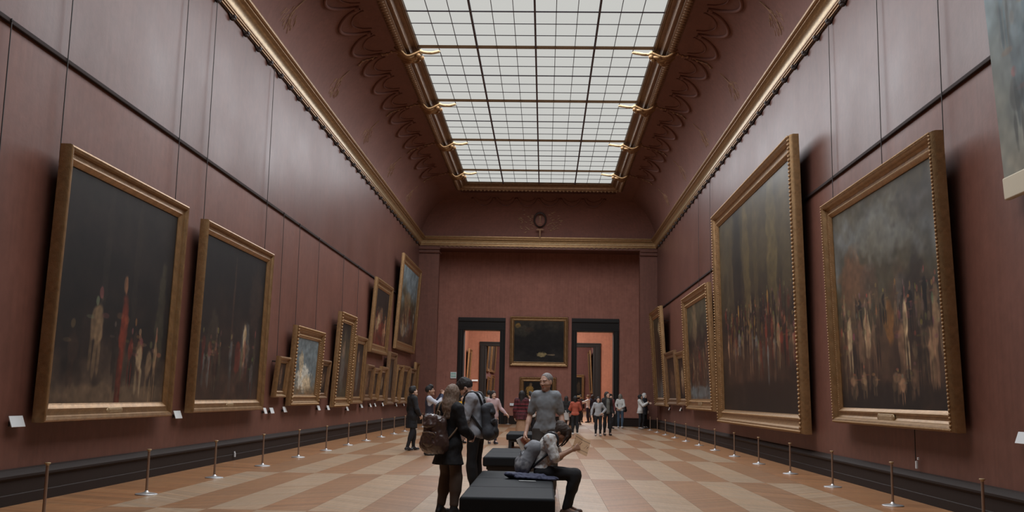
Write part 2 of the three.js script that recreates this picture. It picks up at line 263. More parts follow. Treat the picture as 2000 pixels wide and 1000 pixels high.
// ---------------------------------------------------------------- skylight
{
  const w = struct('window_1'), { x0, x1, z0, z1, y } = SKY, bay = 5.58, first = -46.03, rowL = bay / 6, colW = (x1 - x0) / 12;
  // panes: each its own sheet of frosted glass in the part of the skylight that shows, the rest joined
  const rest = [], paneGeo = box(-colW / 2 + 0.01, colW / 2 - 0.01, -0.006, 0.006, -rowL / 2 + 0.01, rowL / 2 - 0.01);
  const rows = []; for (let z = first - rowL * 3; z < z1 - 0.3; z += rowL) rows.push(z + rowL / 2);
  rows.forEach((zc, r) => { for (let c = 0; c < 12; c++) { const xc = x0 + (c + 0.5) * colW; if (r >= 2 && r < 27) { const p = mesh('pane', paneGeo, M.pane, w); p.position.set(xc, y + 0.02, zc); } else rest.push(paneGeo.clone().translate(xc, y + 0.02, zc)); } });
  const rm = mesh('outer_panes', merge(rest), M.pane, w); rm.userData.kind = 'stuff';
  const zEnd = rows.at(-1) + rowL / 2;
  for (let c = 1; c < 12; c++) { const x = x0 + c * colW, main = c % 3 === 0; mesh('glazing_bar', main ? box(x - 0.028, x + 0.028, y - 0.06, y + 0.015, z0, zEnd) : box(x - 0.0075, x + 0.0075, y - 0.012, y + 0.01, z0, zEnd), M.iron, w); }
  rows.forEach((zc, r) => { if (!r) return; const z = zc - rowL / 2, k = (r + 3) % 6; mesh('cross_bar', k === 0 ? box(x0, x1, y - 0.07, y + 0.015, z - 0.03, z + 0.03) : k === 3 ? box(x0, x1, y - 0.02, y + 0.01, z - 0.016, z + 0.016) : box(x0, x1, y - 0.01, y + 0.01, z - 0.0085, z + 0.0085), k === 0 ? M.giltDark : M.iron, w); });
  mesh('ceiling_panel', box(XL + 2.3, XR - 2.3, 11.92, 12.3, zEnd + 0.5, ZB - 2.3), M.cove, ceiling);
  // moulded gilt frame
  const fx0 = x0 - 0.55, fx1 = x1 + 0.55, fz0 = z0 - 0.55, fz1 = zEnd + 0.55;
  mesh('frame_moulding', ringSweep(fx0, fx1, fz0, fz1, [[-0.1, 12.0], [-0.08, 11.86], [-0.02, 11.8], [0.05, 11.78], [0.12, 11.79], [0.18, 11.83], [0.2, 11.87], [0.24, 11.87], [0.26, 11.85], [0.3, 11.86], [0.31, 11.9], [0.36, 11.96], [0.44, 12.0], [0.47, 12.0], [0.5, 12.02], [0.54, 12.04], [0.55, 12.14]], 0.5), M.giltDark, w);
  const eggs = [], pearls = [];
  for (let z = fz0 + 0.2; z < fz1; z += 0.19) for (const [x, xp] of [[fx0 + 0.06, fx0 + 0.49], [fx1 - 0.06, fx1 - 0.49]]) { eggs.push(blob(x, 11.79, z, 0.085, 0.045, 0.065, 6)); pearls.push(blob(xp, 12.0, z, 0.02, 0.02, 0.03, 5), blob(xp, 12.0, z + 0.095, 0.02, 0.02, 0.03, 5)); }
  for (let x = fx0 + 0.25; x < fx1 - 0.2; x += 0.19) { eggs.push(blob(x, 11.79, fz0 + 0.06, 0.065, 0.045, 0.085, 6)); pearls.push(blob(x, 12.0, fz0 + 0.49, 0.03, 0.02, 0.02, 5)); }
  const em = mesh('egg_moulding', merge(eggs), M.giltDark, w); em.userData.kind = 'stuff';
  const pm = mesh('pearl_moulding', merge(pearls), M.gilt, w); pm.userData.kind = 'stuff';
  // foliage clasps with a tapering finger over each cross beam
  const R = mulberry(404), clasp = [], finger = [];
  for (let i = 0; i < 12; i++) { const a = (i - 5.5) / 5.5; clasp.push(tube([[0.05, -0.02, a * 0.1], [-0.18 - 0.1 * Math.abs(a), -0.16 - 0.05 * R(), a * 0.3], [-0.42 - 0.1 * R(), -0.1, a * 0.42], [-0.55 - 0.1 * R(), 0.02, a * 0.36 + 0.1 * (R() - 0.5)]], 0.032, 10, 5)); }
  for (let i = 0; i < 4; i++) { clasp.push(new THREE.TorusGeometry(0.13 - 0.015 * i, 0.034, 6, 14).rotateX(1.2 + 0.3 * i).rotateY(0.5 * i).translate(-0.1 - 0.1 * i, -0.13, (i - 1.5) * 0.09)); clasp.push(blob(0.1 - 0.09 * i, -0.12, (i % 2 - 0.5) * 0.2, 0.09, 0.06, 0.07, 7)); }
  finger.push(tube([[0.05, -0.05, 0], [0.35, -0.1, 0.03], [0.65, -0.09, -0.03], [0.98, -0.04, 0.0]], 0.06, 12, 7), blob(0.1, -0.06, 0, 0.14, 0.1, 0.12, 8), blob(0.5, -0.1, 0, 0.2, 0.055, 0.07, 8), blob(0.95, -0.05, 0, 0.1, 0.045, 0.05, 7));
  const cg = merge(clasp).scale(1.05, 1.25, 1.2), fg = merge(finger).scale(0.66, 0.85, 0.85).translate(0, 0.06, 0);
  for (let k = 0; k < 6; k++) for (const s of [1, -1]) { const c = mesh('foliage_clasp', cg, M.gilt, w); c.position.set(s > 0 ? x0 - 0.02 : x1 + 0.02, y - 0.2, first + bay * k); c.rotation.y = s > 0 ? 0 : Math.PI; const f = mesh('clasp_finger', fg, M.giltPale, c); f.name = 'clasp_finger'; }
}
// ---------------------------------------------------------------- end screen: beam on two pilasters, recess, end wall with two doors
{
  const g = struct('trim_4');
  const PX0 = -5.76, PX1 = 5.05;
  for (const [x0, x1, s] of [[XL, PX0, 1], [PX1, XR, -1]]) {
    mesh('pilaster', wallUV(box(x0 - 0.05, x1, 0, YC - 0.1, ZE - 0.45, ZE)), M.wall, g);
    const e = s > 0 ? x1 : x0;
    mesh('capital', merge([rbox(x1 - x0 + 0.08, 0.1, 0.6, 0.02).translate((x0 + x1) / 2, YC - 0.1, ZE - 0.2), rbox(x1 - x0 + 0.14, 0.05, 0.66, 0.02).translate((x0 + x1) / 2, YC - 0.32, ZE - 0.2)]), M.wall, g);
    mesh('pilaster_plinth', box(x0, x1 + (s > 0 ? 0.05 : 0), 0, 0.45, ZE - 0.5, ZE + 0.06).translate(s > 0 ? 0 : -0.03, 0, 0), M.base, g);
  }
  mesh('beam', wallUV(box(XL - 0.05, XR + 0.05, YC - 0.06, 10.4, ZE - 0.45, ZE)), M.wall, g);
  mesh('recess_ceiling', box(XL, XR, YC + 0.1, YC + 0.3, -55.7, ZE - 0.3), M.cove, g);
}
const DOORS = [[-4.545, -2.485, -4.844, -2.214, 5.165, 5.832], [1.741, 3.819, 1.47, 4.09, 5.184, 5.88]];
function doorWall(name, z, thick, xa, xb, top, mat, doors) {
  const s = new THREE.Shape(); s.moveTo(xa, -0.3); s.lineTo(xa, top); s.lineTo(xb, top); s.lineTo(xb, -0.3);
  for (const [x0, x1, , , h] of [...doors].reverse()) { s.lineTo(x1, -0.3); s.lineTo(x1, h); s.lineTo(x0, h); s.lineTo(x0, -0.3); }
  s.closePath();
  return struct(name, new THREE.ExtrudeGeometry(s, { depth: thick, bevelEnabled: false }).translate(0, 0, z - thick), mat);
}
function doorCase(name, z, thick, [x0, x1, o0, o1, h, H]) {
  const d = struct(name), f = 0.12;
  const prof = (a, b) => [[a, 0], [a, f * 0.8], [a + (b - a) * 0.12, f], [a + (b - a) * 0.3, f], [a + (b - a) * 0.38, f * 0.65], [a + (b - a) * 0.8, f * 0.6], [a + (b - a) * 0.86, f * 0.8], [b, f * 0.8], [b, 0]];
  for (const [o, i] of [[o0, x0], [o1, x1]]) mesh('jamb', sheet(prof(o, i).map(([x, dz]) => [[x, 0, z + dz], [x, h + 0.02, z + dz]]), 0.4), M.black, d);
  mesh('lintel', sheet(prof(H, h).map(([y, dz]) => [[o0, y, z + dz], [o1, y, z + dz]]), 0.4), M.black, d);
  mesh('lintel_corner', merge([box(o0, o0 + 0.03, h, H, z, z + f * 0.9), box(o1 - 0.03, o1, h, H, z, z + f * 0.9)]), M.black, d);
  for (const [a, b] of [[x0 - 0.005, x0 + 0.025], [x1 - 0.025, x1 + 0.005]]) mesh('reveal', box(a, b, 0, h, z - thick - 0.05, z + 0.08), M.black, d);
  mesh('soffit', box(x0, x1, h - 0.025, h + 0.005, z - thick - 0.05, z + 0.08), M.black, d);
}
doorWall('wall_end', -55.6, 0.8, XL - 0.3, XR + 0.3, 10.4, M.wallEndLit, DOORS);
doorCase('door_1', -55.6, 0.8, DOORS[0]);
doorCase('door_2', -55.6, 0.8, DOORS[1]);
{
  const b = struct('baseboard_end');
  for (const [x0, x1] of [[XL, DOORS[0][2]], [DOORS[0][3], DOORS[1][2]], [DOORS[1][3], XR]]) mesh('skirting_board', merge([rbox(x1 - x0, 0.42, 0.06, 0.01, 1).translate((x0 + x1) / 2, 0.21, -55.57), rbox(x1 - x0, 0.06, 0.09, 0.02, 1).translate((x0 + x1) / 2, 0.43, -55.56)]), M.base, b);
}
// second room (terracotta) and third room (wine red) seen through the doors
const DOORS2 = [[-4.85, -2.75, -5.35, -2.3, 5.61, 5.92], [1.85, 4.0, 1.45, 4.57, 5.65, 5.95]];
struct('wall_second_left', wallUV(box(-6.5, -6.2, -0.3, 10, -82, -56.4)), M.orange);
struct('wall_second_right', wallUV(box(6.2, 6.5, -0.3, 10, -82, -56.4)), M.orange);
doorWall('wall_second_end', -82, 0.8, -6.5, 6.5, 10, M.orange, DOORS2);
doorCase('door_3', -82, 0.8, DOORS2[0]);
doorCase('door_4', -82, 0.8, DOORS2[1]);
struct('wall_third_left', wallUV(box(-6.0, -5.7, -0.3, 10, -114, -82.8)), M.wine);
struct('wall_third_right', wallUV(box(5.2, 5.5, -0.3, 10, -114, -82.8)), M.wine);
struct('wall_third_end', wallUV(box(-6, 6, -0.3, 10, -114.3, -114)), M.wine);
{
  const c = struct('ceiling_beyond');
  mesh('ceiling_slab', merge([box(-6.5, -3.1, 9.9, 10.2, -82.4, -56.4), box(3.1, 6.5, 9.9, 10.2, -82.4, -56.4), box(-3.1, 3.1, 9.9, 10.2, -82.4, -79.1), box(-3.1, 3.1, 9.9, 10.2, -60.9, -56.4)]), M.plaster, c);
  mesh('ceiling_slab', merge([box(-6, -2.6, 9.9, 10.2, -114, -82.4), box(2.6, 6, 9.9, 10.2, -114, -82.4), box(-2.6, 2.6, 9.9, 10.2, -114, -112.1), box(-2.6, 2.6, 9.9, 10.2, -85.9, -82.4)]), M.plaster, c);
  mesh('skylight_pane', box(-3.1, 3.1, 10.0, 10.05, -79.1, -60.9), M.pane, c);
  mesh('skylight_pane', box(-2.6, 2.6, 10.0, 10.05, -112.1, -85.9), M.pane, c);
}

// ================================================================ PAINTINGS
// smudgy invented picture: ground tones, soft masses, bands of small vertical strokes
const K = { umber: [0.13, 0.10, 0.085], soot: [0.085, 0.075, 0.07], brown: [0.24, 0.17, 0.13], olive: [0.26, 0.23, 0.17], grey: [0.36, 0.36, 0.35], cream: [0.72, 0.62, 0.47], flesh: [0.5, 0.375, 0.28], red: [0.34, 0.14, 0.10], white: [0.8, 0.78, 0.72], slate: [0.38, 0.42, 0.43], gold: [0.55, 0.4, 0.2], sand: [0.45, 0.36, 0.26] };
function picture(seed, w, h, ground, masses = [], bands = []) {
  const R = mulberry(seed), strokes = [];
  for (const [u0, u1, v0, v1, n, colors, sw = 0.012, sh = 0.04] of bands) for (let i = 0; i < n; i++) {
    const c = colors[Math.floor(R() * colors.length)], k = 0.7 + 0.6 * R();
    // a loose standing figure: legs, body, arm, head
    const u = u0 + (u1 - u0) * R(), v = v0 + (v1 - v0) * R(), a = sw * (0.6 + 0.8 * R()), b = sh * (0.6 + 0.8 * R()), t = c.map((x) => x * k), sk = K.flesh.map((x) => x * (0.6 + 0.5 * R())), al = 0.4 + 0.4 * R(), q = (R() - 0.5) * a;
    strokes.push([u - a * 0.5, v - b * 1.1, a * 0.35, b * 0.75, t.map((x) => x * 0.7), al], [u + a * 0.5 + q, v - b * 1.1, a * 0.35, b * 0.75, t.map((x) => x * 0.8), al], [u, v, a, b * 0.7, t, al], [u + a * (R() > 0.5 ? 1.2 : -1.2), v + b * 0.25, a * 0.9, b * 0.09, sk, al * 0.55], [u + q, v + b * 0.95, a * 0.42, b * 0.2, sk, al]);
  }
  const all = [...masses.map((m) => [...m.slice(0, 5), m[5] ?? 0.8]), ...strokes], px = new Float32Array(w * h * 3);
  for (let y = 0; y < h; y++) for (let x = 0; x < w; x++) {
    const u = x / w, v = y / h, n = fbm(u, v, 6, seed, 4), f = Math.min(1, Math.max(0, v + 0.5 * (n - 0.5)));
    const k = 0.72 + 0.56 * fbm(u, v, 14, seed + 90, 3), o = (y * w + x) * 3, seg = Math.min(ground.length - 2, Math.floor(f * (ground.length - 1))), g = f * (ground.length - 1) - seg;
    for (let c = 0; c < 3; c++) px[o + c] = (ground[seg][c] * (1 - g) + ground[seg + 1][c] * g) * k;
  }
  for (const [cu, cv, ru, rv, col, al] of all) {
    const x0 = Math.max(0, Math.floor((cu - ru * 1.3) * w)), x1 = Math.min(w - 1, Math.ceil((cu + ru * 1.3) * w)), y0 = Math.max(0, Math.floor((cv - rv * 1.3) * h)), y1 = Math.min(h - 1, Math.ceil((cv + rv * 1.3) * h));
    for (let y = y0; y <= y1; y++) for (let x = x0; x <= x1; x++) {
      const u = x / w, v = y / h, wob = 0.7 * (fbm(u, v, 20, seed + 5, 2) - 0.5), d = Math.hypot((u - cu) / ru, (v - cv) / rv) + wob, a = al * Math.min(1, Math.max(0, (1.1 - d) * 3)), o = (y * w + x) * 3, sh = 0.75 + 0.5 * fbm(u, v, 30, seed + 17, 2);
      if (a > 0) for (let c = 0; c < 3; c++) px[o + c] += (col[c] * sh - px[o + c]) * a;
    }
  }
  const t = dataTex(w, h, (u, v, x, y) => { const o = (y * w + x) * 3; return [px[o], px[o + 1], px[o + 2]]; });
  t.wrapS = t.wrapT = THREE.ClampToEdgeWrapping;
  return t;
}
// mitred moulding round a w x h opening edge; returns four rails
function frameRails(w, h, fw, d, kind) {
  const P = kind === 'plain'
    ? [[0, 0], [0, 0.8], [0.05, 0.95], [0.14, 1], [0.3, 0.92], [0.36, 0.7], [0.6, 0.62], [0.72, 0.66], [0.8, 0.55], [0.9, 0.42], [1, 0.36], [1, 0.15]]
    : [[0, 0], [0, 0.55], [0.04, 0.8], [0.1, 0.95], [0.2, 1], [0.3, 0.93], [0.36, 0.8], [0.4, 0.62], [0.52, 0.5], [0.68, 0.48], [0.76, 0.58], [0.82, 0.6], [0.88, 0.5], [0.95, 0.38], [1, 0.34], [1, 0.15]];
  const rail = (corner0, corner1, in0, in1) => sheet(P.map(([a, z]) => [[corner0[0] + in0[0] * a * fw, corner0[1] + in0[1] * a * fw, z * d], [corner1[0] + in1[0] * a * fw, corner1[1] + in1[1] * a * fw, z * d]]), 0.5);
  const A = [-w / 2, 0], B = [w / 2, 0], C = [w / 2, h], D = [-w / 2, h], ia = [1, 1], ib = [-1, 1], ic = [-1, -1], id = [1, -1];
  return [rail(A, B, ia, ib), rail(B, C, ib, ic), rail(C, D, ic, id), rail(D, A, id, ia)];
}
const canvasEdge = new THREE.MeshStandardMaterial({ name: 'canvas_edge', color: lin(0.1, 0.08, 0.06), roughness: 0.9 });
const giltFor = { gilt: M.gilt, dark: M.giltDark, pale: M.giltPale };
// wall: 'left' | 'right' | 'end'; a0..a1: extent along the wall (near to far, or x), y0..y1: height
function painting({ label, wall, a0, a1, y0, y1, fw, depth = 0.13, tilt = 3, gap = 0.04, gilt = 'gilt', tex, rough = 0.62, beads, plate, kind = 'rich', at, group, canvasOnly }) {
  const w = Math.abs(a1 - a0), mid = (a0 + a1) / 2, t = tilt * Math.PI / 180, h = (y1 - y0) / Math.cos(t);
  const X = at ?? (wall === 'left' ? XL : wall === 'right' ? XR : -55.6), s = wall === 'left' ? 1 : -1;
  const g = thing('framed_painting', label, 'painting', wall === 'end' ? [mid, y0, X + gap] : [X + s * gap, y0, mid], wall === 'end' ? 0 : s * Math.PI / 2, group);
  g.rotation.order = 'YXZ'; g.rotation.x = t;
  const names = ['bottom_rail', 'side_rail', 'top_rail', 'side_rail'];
  frameRails(w, h, fw, depth, kind).forEach((geo, i) => mesh(names[i], geo, giltFor[gilt], g));
  const cw = w - 2 * fw + 0.02, ch = h - 2 * fw + 0.02;
  const cg = new THREE.BoxGeometry(cw, ch, 0.03).translate(0, h / 2, depth * 0.2);
  const m = new THREE.MeshPhysicalMaterial({ name: 'varnished_canvas', map: tex, roughness: rough, specularIntensity: 0.35, clearcoat: 0.1, clearcoatRoughness: 0.25 });
  cg.clearGroups(); cg.addGroup(0, 24, 1); cg.addGroup(24, 6, 0); cg.addGroup(30, 6, 1);
  mesh('canvas', cg, [m, canvasEdge], g);
  mesh('backing', new THREE.BoxGeometry(w - 0.04, h - 0.04, 0.02).translate(0, h / 2, 0.008), canvasEdge, g);
  const reach = gap / Math.cos(t) + 0.01, up = h * 0.86, far = gap + Math.sin(t) * up + 0.015;
  for (const sx of [-1, 1]) {
    mesh('support', rbox(0.06, 0.05, reach + 0.02, 0.006, 1).translate(sx * w * 0.3, 0.06, -reach / 2 + 0.008), M.bracket, g);
    mesh('hanger', rbox(0.04, 0.04, far, 0.006, 1).translate(sx * w * 0.3, up, -far / 2 + 0.01), M.bracket, g);
  }
  if (beads) {
    const list = [], st = beads, off = fw * 0.13, z = depth * 0.97, r = st * 0.4;
    for (let x = -w / 2 + off; x < w / 2 - off; x += st) for (const y of [off, h - off]) list.push(new THREE.OctahedronGeometry(r, 1).translate(x, y, z));
    for (let y = off + st; y < h - off; y += st) for (const x of [-w / 2 + off, w / 2 - off]) list.push(new THREE.OctahedronGeometry(r, 1).translate(x, y, z));
    const b = mesh('beading', merge(list), giltFor[gilt], g); b.userData.kind = 'stuff';
    const p2 = []; for (let x = -w / 2 + fw * 0.8; x < w / 2 - fw * 0.8; x += st * 0.7) for (const y of [fw * 0.79, h - fw * 0.79]) p2.push(new THREE.OctahedronGeometry(r * 0.5, 0).translate(x, y, depth * 0.6));
    for (let y = fw * 0.8; y < h - fw * 0.8; y += st * 0.7) for (const x of [-w / 2 + fw * 0.79, w / 2 - fw * 0.79]) p2.push(new THREE.OctahedronGeometry(r * 0.5, 0).translate(x, y, depth * 0.6));
    mesh('inner_beading', merge(p2), giltFor[gilt], g).userData.kind = 'stuff';
  }
  if (plate) {
    const pl = mesh('name_plate', merge([rbox(plate, fw * 0.42, 0.03, 0.012).translate(0, fw * 0.52, depth * 0.6), rbox(plate * 0.86, fw * 0.26, 0.034, 0.008).translate(0, fw * 0.52, depth * 0.61), blob(-plate / 2, fw * 0.52, depth * 0.6, 0.04, fw * 0.18, 0.02), blob(plate / 2, fw * 0.52, depth * 0.6, 0.04, fw * 0.18, 0.02)]), M.giltPale, g);
    pl.userData.label = 'gilt name plate';
  }
  return g;
}
// left wall, nearest first
painting({ label: 'huge dark painting in a gilt frame on the left wall, nearest the camera', wall: 'left', a0: -13.12, a1: -17.7, y0: 1.04, y1: 4.82, fw: 0.25, depth: 0.17, gap: 0.1, tilt: 1.2, kind: 'plain', plate: 0.5,
  tex: picture(101, 640, 512, [[0.3, 0.24, 0.19], K.umber, K.soot, [0.12, 0.1, 0.09], [0.13, 0.115, 0.1]], [[0.5, 0.04, 0.6, 0.05, [0.36, 0.29, 0.22], 0.7], [0.12, 0.5, 0.1, 0.35, K.soot, 0.5], [0.9, 0.42, 0.05, 0.3, [0.24, 0.22, 0.16], 0.6], [0.62, 0.7, 0.03, 0.4, [0.17, 0.145, 0.12], 0.5], [0.35, 0.72, 0.03, 0.4, [0.16, 0.14, 0.12], 0.5]], [[0.1, 0.95, 0.2, 0.3, 9, [K.brown, K.umber, K.red], 0.03, 0.11], [0.2, 0.5, 0.34, 0.4, 2, [K.cream, K.sand], 0.036, 0.17], [0.5, 0.62, 0.32, 0.38, 2, [K.red, [0.4, 0.16, 0.1]], 0.034, 0.17], [0.7, 0.9, 0.18, 0.26, 4, [K.cream, K.sand, K.flesh], 0.03, 0.1]]) });
painting({ label: 'large dark painting in a plain gilt frame, second from the camera on the left wall', wall: 'left', a0: -18.75, a1: -23.5, y0: 1.08, y1: 4.78, fw: 0.24, depth: 0.17, gap: 0.1, tilt: 1.2, kind: 'plain', plate: 0.42,
  tex: picture(102, 640, 512, [K.brown, K.umber, K.umber, K.soot, K.soot], [[0.72, 0.35, 0.09, 0.18, K.grey, 0.6], [0.6, 0.3, 0.05, 0.12, K.red, 0.7], [0.7, 0.38, 0.03, 0.16, K.cream, 0.7], [0.2, 0.35, 0.08, 0.2, K.olive, 0.4], [0.48, 0.6, 0.015, 0.35, K.brown, 0.7], [0.85, 0.7, 0.1, 0.25, K.brown, 0.4]], [[0.08, 0.92, 0.16, 0.34, 22, [K.brown, K.umber, K.grey, K.red, K.olive], 0.026, 0.1]]) });
const smallOnes = [
  // [label, a0, a1, y0, y1, fw, gilt, beads, ground, masses, bands]
  ['small upright gilt framed picture just beyond the second large left painting', -24.8, -25.85, 1.37, 2.4, 0.17, 'gilt', 0, [K.brown, K.umber, K.brown], [[0.5, 0.5, 0.15, 0.35, K.flesh, 0.6]], []],
  ['medium gilt framed picture with a pale misty figure, between two small left frames', -26.25, -29.5, 1.15, 3.28, 0.3, 'gilt', 0.09, [K.sand, K.slate, K.slate, K.slate], [[0.45, 0.3, 0.3, 0.22, K.white, 0.8], [0.3, 0.55, 0.1, 0.25, K.cream, 0.6], [0.6, 0.2, 0.2, 0.15, K.cream, 0.6]], []],
  ['small upright gilt frame tucked beside the pale misty picture on the left wall', -29.6, -30.75, 1.33, 2.49, 0.18, 'dark', 0, [K.umber, K.brown, K.umber], [[0.5, 0.45, 0.2, 0.3, K.sand, 0.5]], []],
  ['tall narrow gilt frame with beaded edge, in the middle of the left wall', -31.7, -34.15, 1.06, 4.11, 0.32, 'gilt', 0.1, [K.olive, K.brown, K.olive, K.umber], [[0.5, 0.4, 0.2, 0.3, K.grey, 0.6], [0.5, 0.65, 0.12, 0.12, K.flesh, 0.5]], []],
  ['narrow gilt framed portrait standing right of the tall beaded left frame', -34.65, -36.7, 1.14, 3.53, 0.26, 'gilt', 0, [K.brown, K.brown, K.umber], [[0.5, 0.45, 0.18, 0.35, K.grey, 0.6], [0.5, 0.75, 0.1, 0.1, K.flesh, 0.6]], []],
  ['wide leaning gilt frame with red and cream figures hung high on the left wall', -38.1, -42.1, 3.1, 6.0, 0.36, 'gilt', 0, [K.red, K.brown, K.umber, K.umber], [[0.35, 0.4, 0.2, 0.16, K.cream, 0.7], [0.6, 0.3, 0.25, 0.15, K.red, 0.7], [0.5, 0.55, 0.15, 0.15, K.flesh, 0.6]], [[0.1, 0.9, 0.25, 0.6, 10, [K.cream, K.flesh, K.red], 0.05, 0.1]]],
  ['highest large gilt frame with a blue-grey sky, at the far left end', -44.5, -50.9, 3.54, 7.86, 0.4, 'gilt', 0, [K.brown, K.brown, K.olive, K.slate, K.slate], [[0.5, 0.25, 0.35, 0.15, K.flesh, 0.5], [0.45, 0.5, 0.2, 0.2, K.sand, 0.6], [0.3, 0.15, 0.12, 0.1, K.cream, 0.5]], [[0.1, 0.9, 0.18, 0.5, 18, [K.sand, K.red, K.slate, K.brown], 0.04, 0.08]]],
  ['first of the small frames in the lower far left row, next to the narrow portrait', -37.1, -38.55, 1.24, 2.6, 0.24, 'dark', 0, [K.brown, K.brown], [[0.5, 0.5, 0.2, 0.3, K.flesh, 0.5]], []],
  ['second small gilt frame of the lower far left row, hung slightly higher', -38.75, -40.1, 1.28, 2.52, 0.22, 'gilt', 0, [K.brown, K.umber], [[0.5, 0.5, 0.2, 0.3, K.sand, 0.5]], []],
  ['third small gilt frame of the lower far left row', -40.3, -41.95, 1.22, 2.62, 0.24, 'gilt', 0, [K.umber, K.brown], [[0.5, 0.5, 0.2, 0.3, K.cream, 0.5]], []],
  ['tallest frame of the lower far left row, under the wide leaning picture', -42.35, -44.35, 1.05, 3.31, 0.3, 'dark', 0, [K.brown, K.umber, K.brown], [[0.5, 0.5, 0.2, 0.35, K.grey, 0.5]], []],
  ['slim gilt frame right of the tallest one in the lower far left row', -44.5, -45.95, 1.15, 2.83, 0.24, 'gilt', 0, [K.brown, K.umber], [[0.5, 0.5, 0.2, 0.35, K.flesh, 0.5]], []],
  ['gilt frame under the highest left painting, left of the black coated man', -46.25, -48.4, 1.09, 2.85, 0.27, 'gilt', 0, [K.umber, K.brown], [[0.5, 0.5, 0.2, 0.35, K.sand, 0.5]], []],
  ['slim frame behind the head of the black coated man', -48.85, -50.7, 1.07, 2.8, 0.25, 'dark', 0, [K.umber, K.umber], [[0.5, 0.5, 0.2, 0.35, K.flesh, 0.4]], []],
  ['last small gilt frame of the left wall, beside the end pilaster', -51.2, -52.5, 1.14, 3.16, 0.3, 'gilt', 0, [K.brown, K.umber], [[0.5, 0.5, 0.2, 0.35, K.grey, 0.5]], []],
];
smallOnes.forEach(([label, a0, a1, y0, y1, fw, gilt, beads, ground, masses, bands], i) => painting({ label, wall: 'left', a0, a1, y0, y1, fw, gilt, beads, depth: y1 - y0 > 1.5 ? 0.16 : 0.13, tilt: y0 > 3 ? 3.5 : y1 - y0 > 1.8 ? 3 : 5.5, gap: 0.06, tex: picture(120 + i, 160, 200, ground, masses, bands) }));
// right wall
painting({ label: 'large crowded battle-like painting in a beaded gilt frame, nearer of two big right ones', wall: 'right', a0: -14.15, a1: -19.9, y0: 1.12, y1: 5.42, fw: 0.3, depth: 0.2, gap: 0.1, tilt: 1.9, beads: 0.055, plate: 0.75,
  tex: picture(201, 768, 576, [K.umber, K.brown, [0.3, 0.22, 0.16], K.olive, K.grey, K.olive], [[0.2, 0.62, 0.16, 0.16, [0.4, 0.27, 0.18], 0.7], [0.38, 0.58, 0.1, 0.1, [0.28, 0.21, 0.16], 0.7], [0.55, 0.8, 0.3, 0.14, [0.42, 0.41, 0.37], 0.5], [0.85, 0.86, 0.2, 0.1, [0.22, 0.2, 0.18], 0.6], [0.55, 0.4, 0.05, 0.1, [0.45, 0.3, 0.15], 0.8], [0.7, 0.46, 0.09, 0.12, K.grey, 0.5], [0.8, 0.4, 0.15, 0.25, K.umber, 0.6], [0.33, 0.36, 0.035, 0.14, K.cream, 0.75], [0.5, 0.05, 0.6, 0.07, K.umber, 0.7]], [[0.04, 0.96, 0.4, 0.52, 45, [K.umber, K.brown, K.sand, K.soot], 0.017, 0.06], [0.04, 0.96, 0.24, 0.38, 34, [K.flesh, K.sand, K.umber, K.brown, K.flesh, K.cream], 0.024, 0.1], [0.1, 0.95, 0.1, 0.16, 14, [K.flesh, K.sand, K.umber], 0.03, 0.04]]) });
painting({ label: 'biggest painting on the right wall, tall dark interior scene in a gilt frame', wall: 'right', a0: -22.1, a1: -32.6, y0: 0.81, y1: 7.5, fw: 0.42, depth: 0.24, gap: 0.12, tilt: 1.3, beads: 0.09, rough: 0.5,
  tex: picture(202, 800, 520, [K.umber, K.brown, K.umber, [0.2, 0.17, 0.12], [0.26, 0.22, 0.15], [0.24, 0.21, 0.15]], [[0.12, 0.75, 0.03, 0.3, K.olive, 0.5], [0.42, 0.72, 0.05, 0.35, [0.36, 0.3, 0.18], 0.6], [0.55, 0.7, 0.03, 0.4, [0.3, 0.25, 0.16], 0.6], [0.75, 0.7, 0.06, 0.4, [0.4, 0.34, 0.2], 0.5], [0.9, 0.7, 0.05, 0.4, [0.32, 0.27, 0.18], 0.5], [0.28, 0.72, 0.07, 0.35, K.soot, 0.6], [0.5, 0.06, 0.6, 0.09, K.soot, 0.6]], [[0.06, 0.98, 0.36, 0.5, 70, [K.umber, K.red, K.sand, K.umber, K.brown, K.gold], 0.011, 0.04], [0.1, 0.98, 0.24, 0.36, 50, [K.flesh, K.red, K.umber, K.brown, K.grey, K.sand], 0.015, 0.06]]) });
painting({ label: 'upright gilt framed painting with a crowd, third from the camera on the right', wall: 'right', a0: -34.1, a1: -40.2, y0: 1.13, y1: 5.52, fw: 0.42, depth: 0.2, gap: 0.08, tilt: 2.5, beads: 0.1, plate: 0.8,
  tex: picture(203, 320, 256, [K.grey, K.brown, K.brown, K.umber, K.olive, K.olive], [[0.35, 0.78, 0.1, 0.25, K.sand, 0.6], [0.5, 0.08, 0.6, 0.06, K.slate, 0.6]], [[0.05, 0.95, 0.22, 0.5, 40, [K.umber, K.red, K.brown, K.sand], 0.024, 0.07]]) });
painting({ label: 'small gilt frame on the right wall, nearer of the low pair', wall: 'right', a0: -40.7, a1: -43.1, y0: 1.28, y1: 3.5, fw: 0.28, depth: 0.15, gap: 0.08, tilt: 4,
  tex: picture(204, 128, 160, [K.umber, K.brown, K.umber], [[0.5, 0.5, 0.2, 0.25, K.cream, 0.6], [0.45, 0.3, 0.2, 0.2, K.flesh, 0.5]]) });
painting({ label: 'small gilt frame on the right wall, farther of the low pair', wall: 'right', a0: -43.5, a1: -46.9, y0: 1.27, y1: 3.65, fw: 0.3, depth: 0.15, gap: 0.08, tilt: 4, gilt: 'dark',
  tex: picture(205, 128, 160, [K.brown, K.brown, K.umber], [[0.5, 0.4, 0.25, 0.25, K.flesh, 0.4]]) });
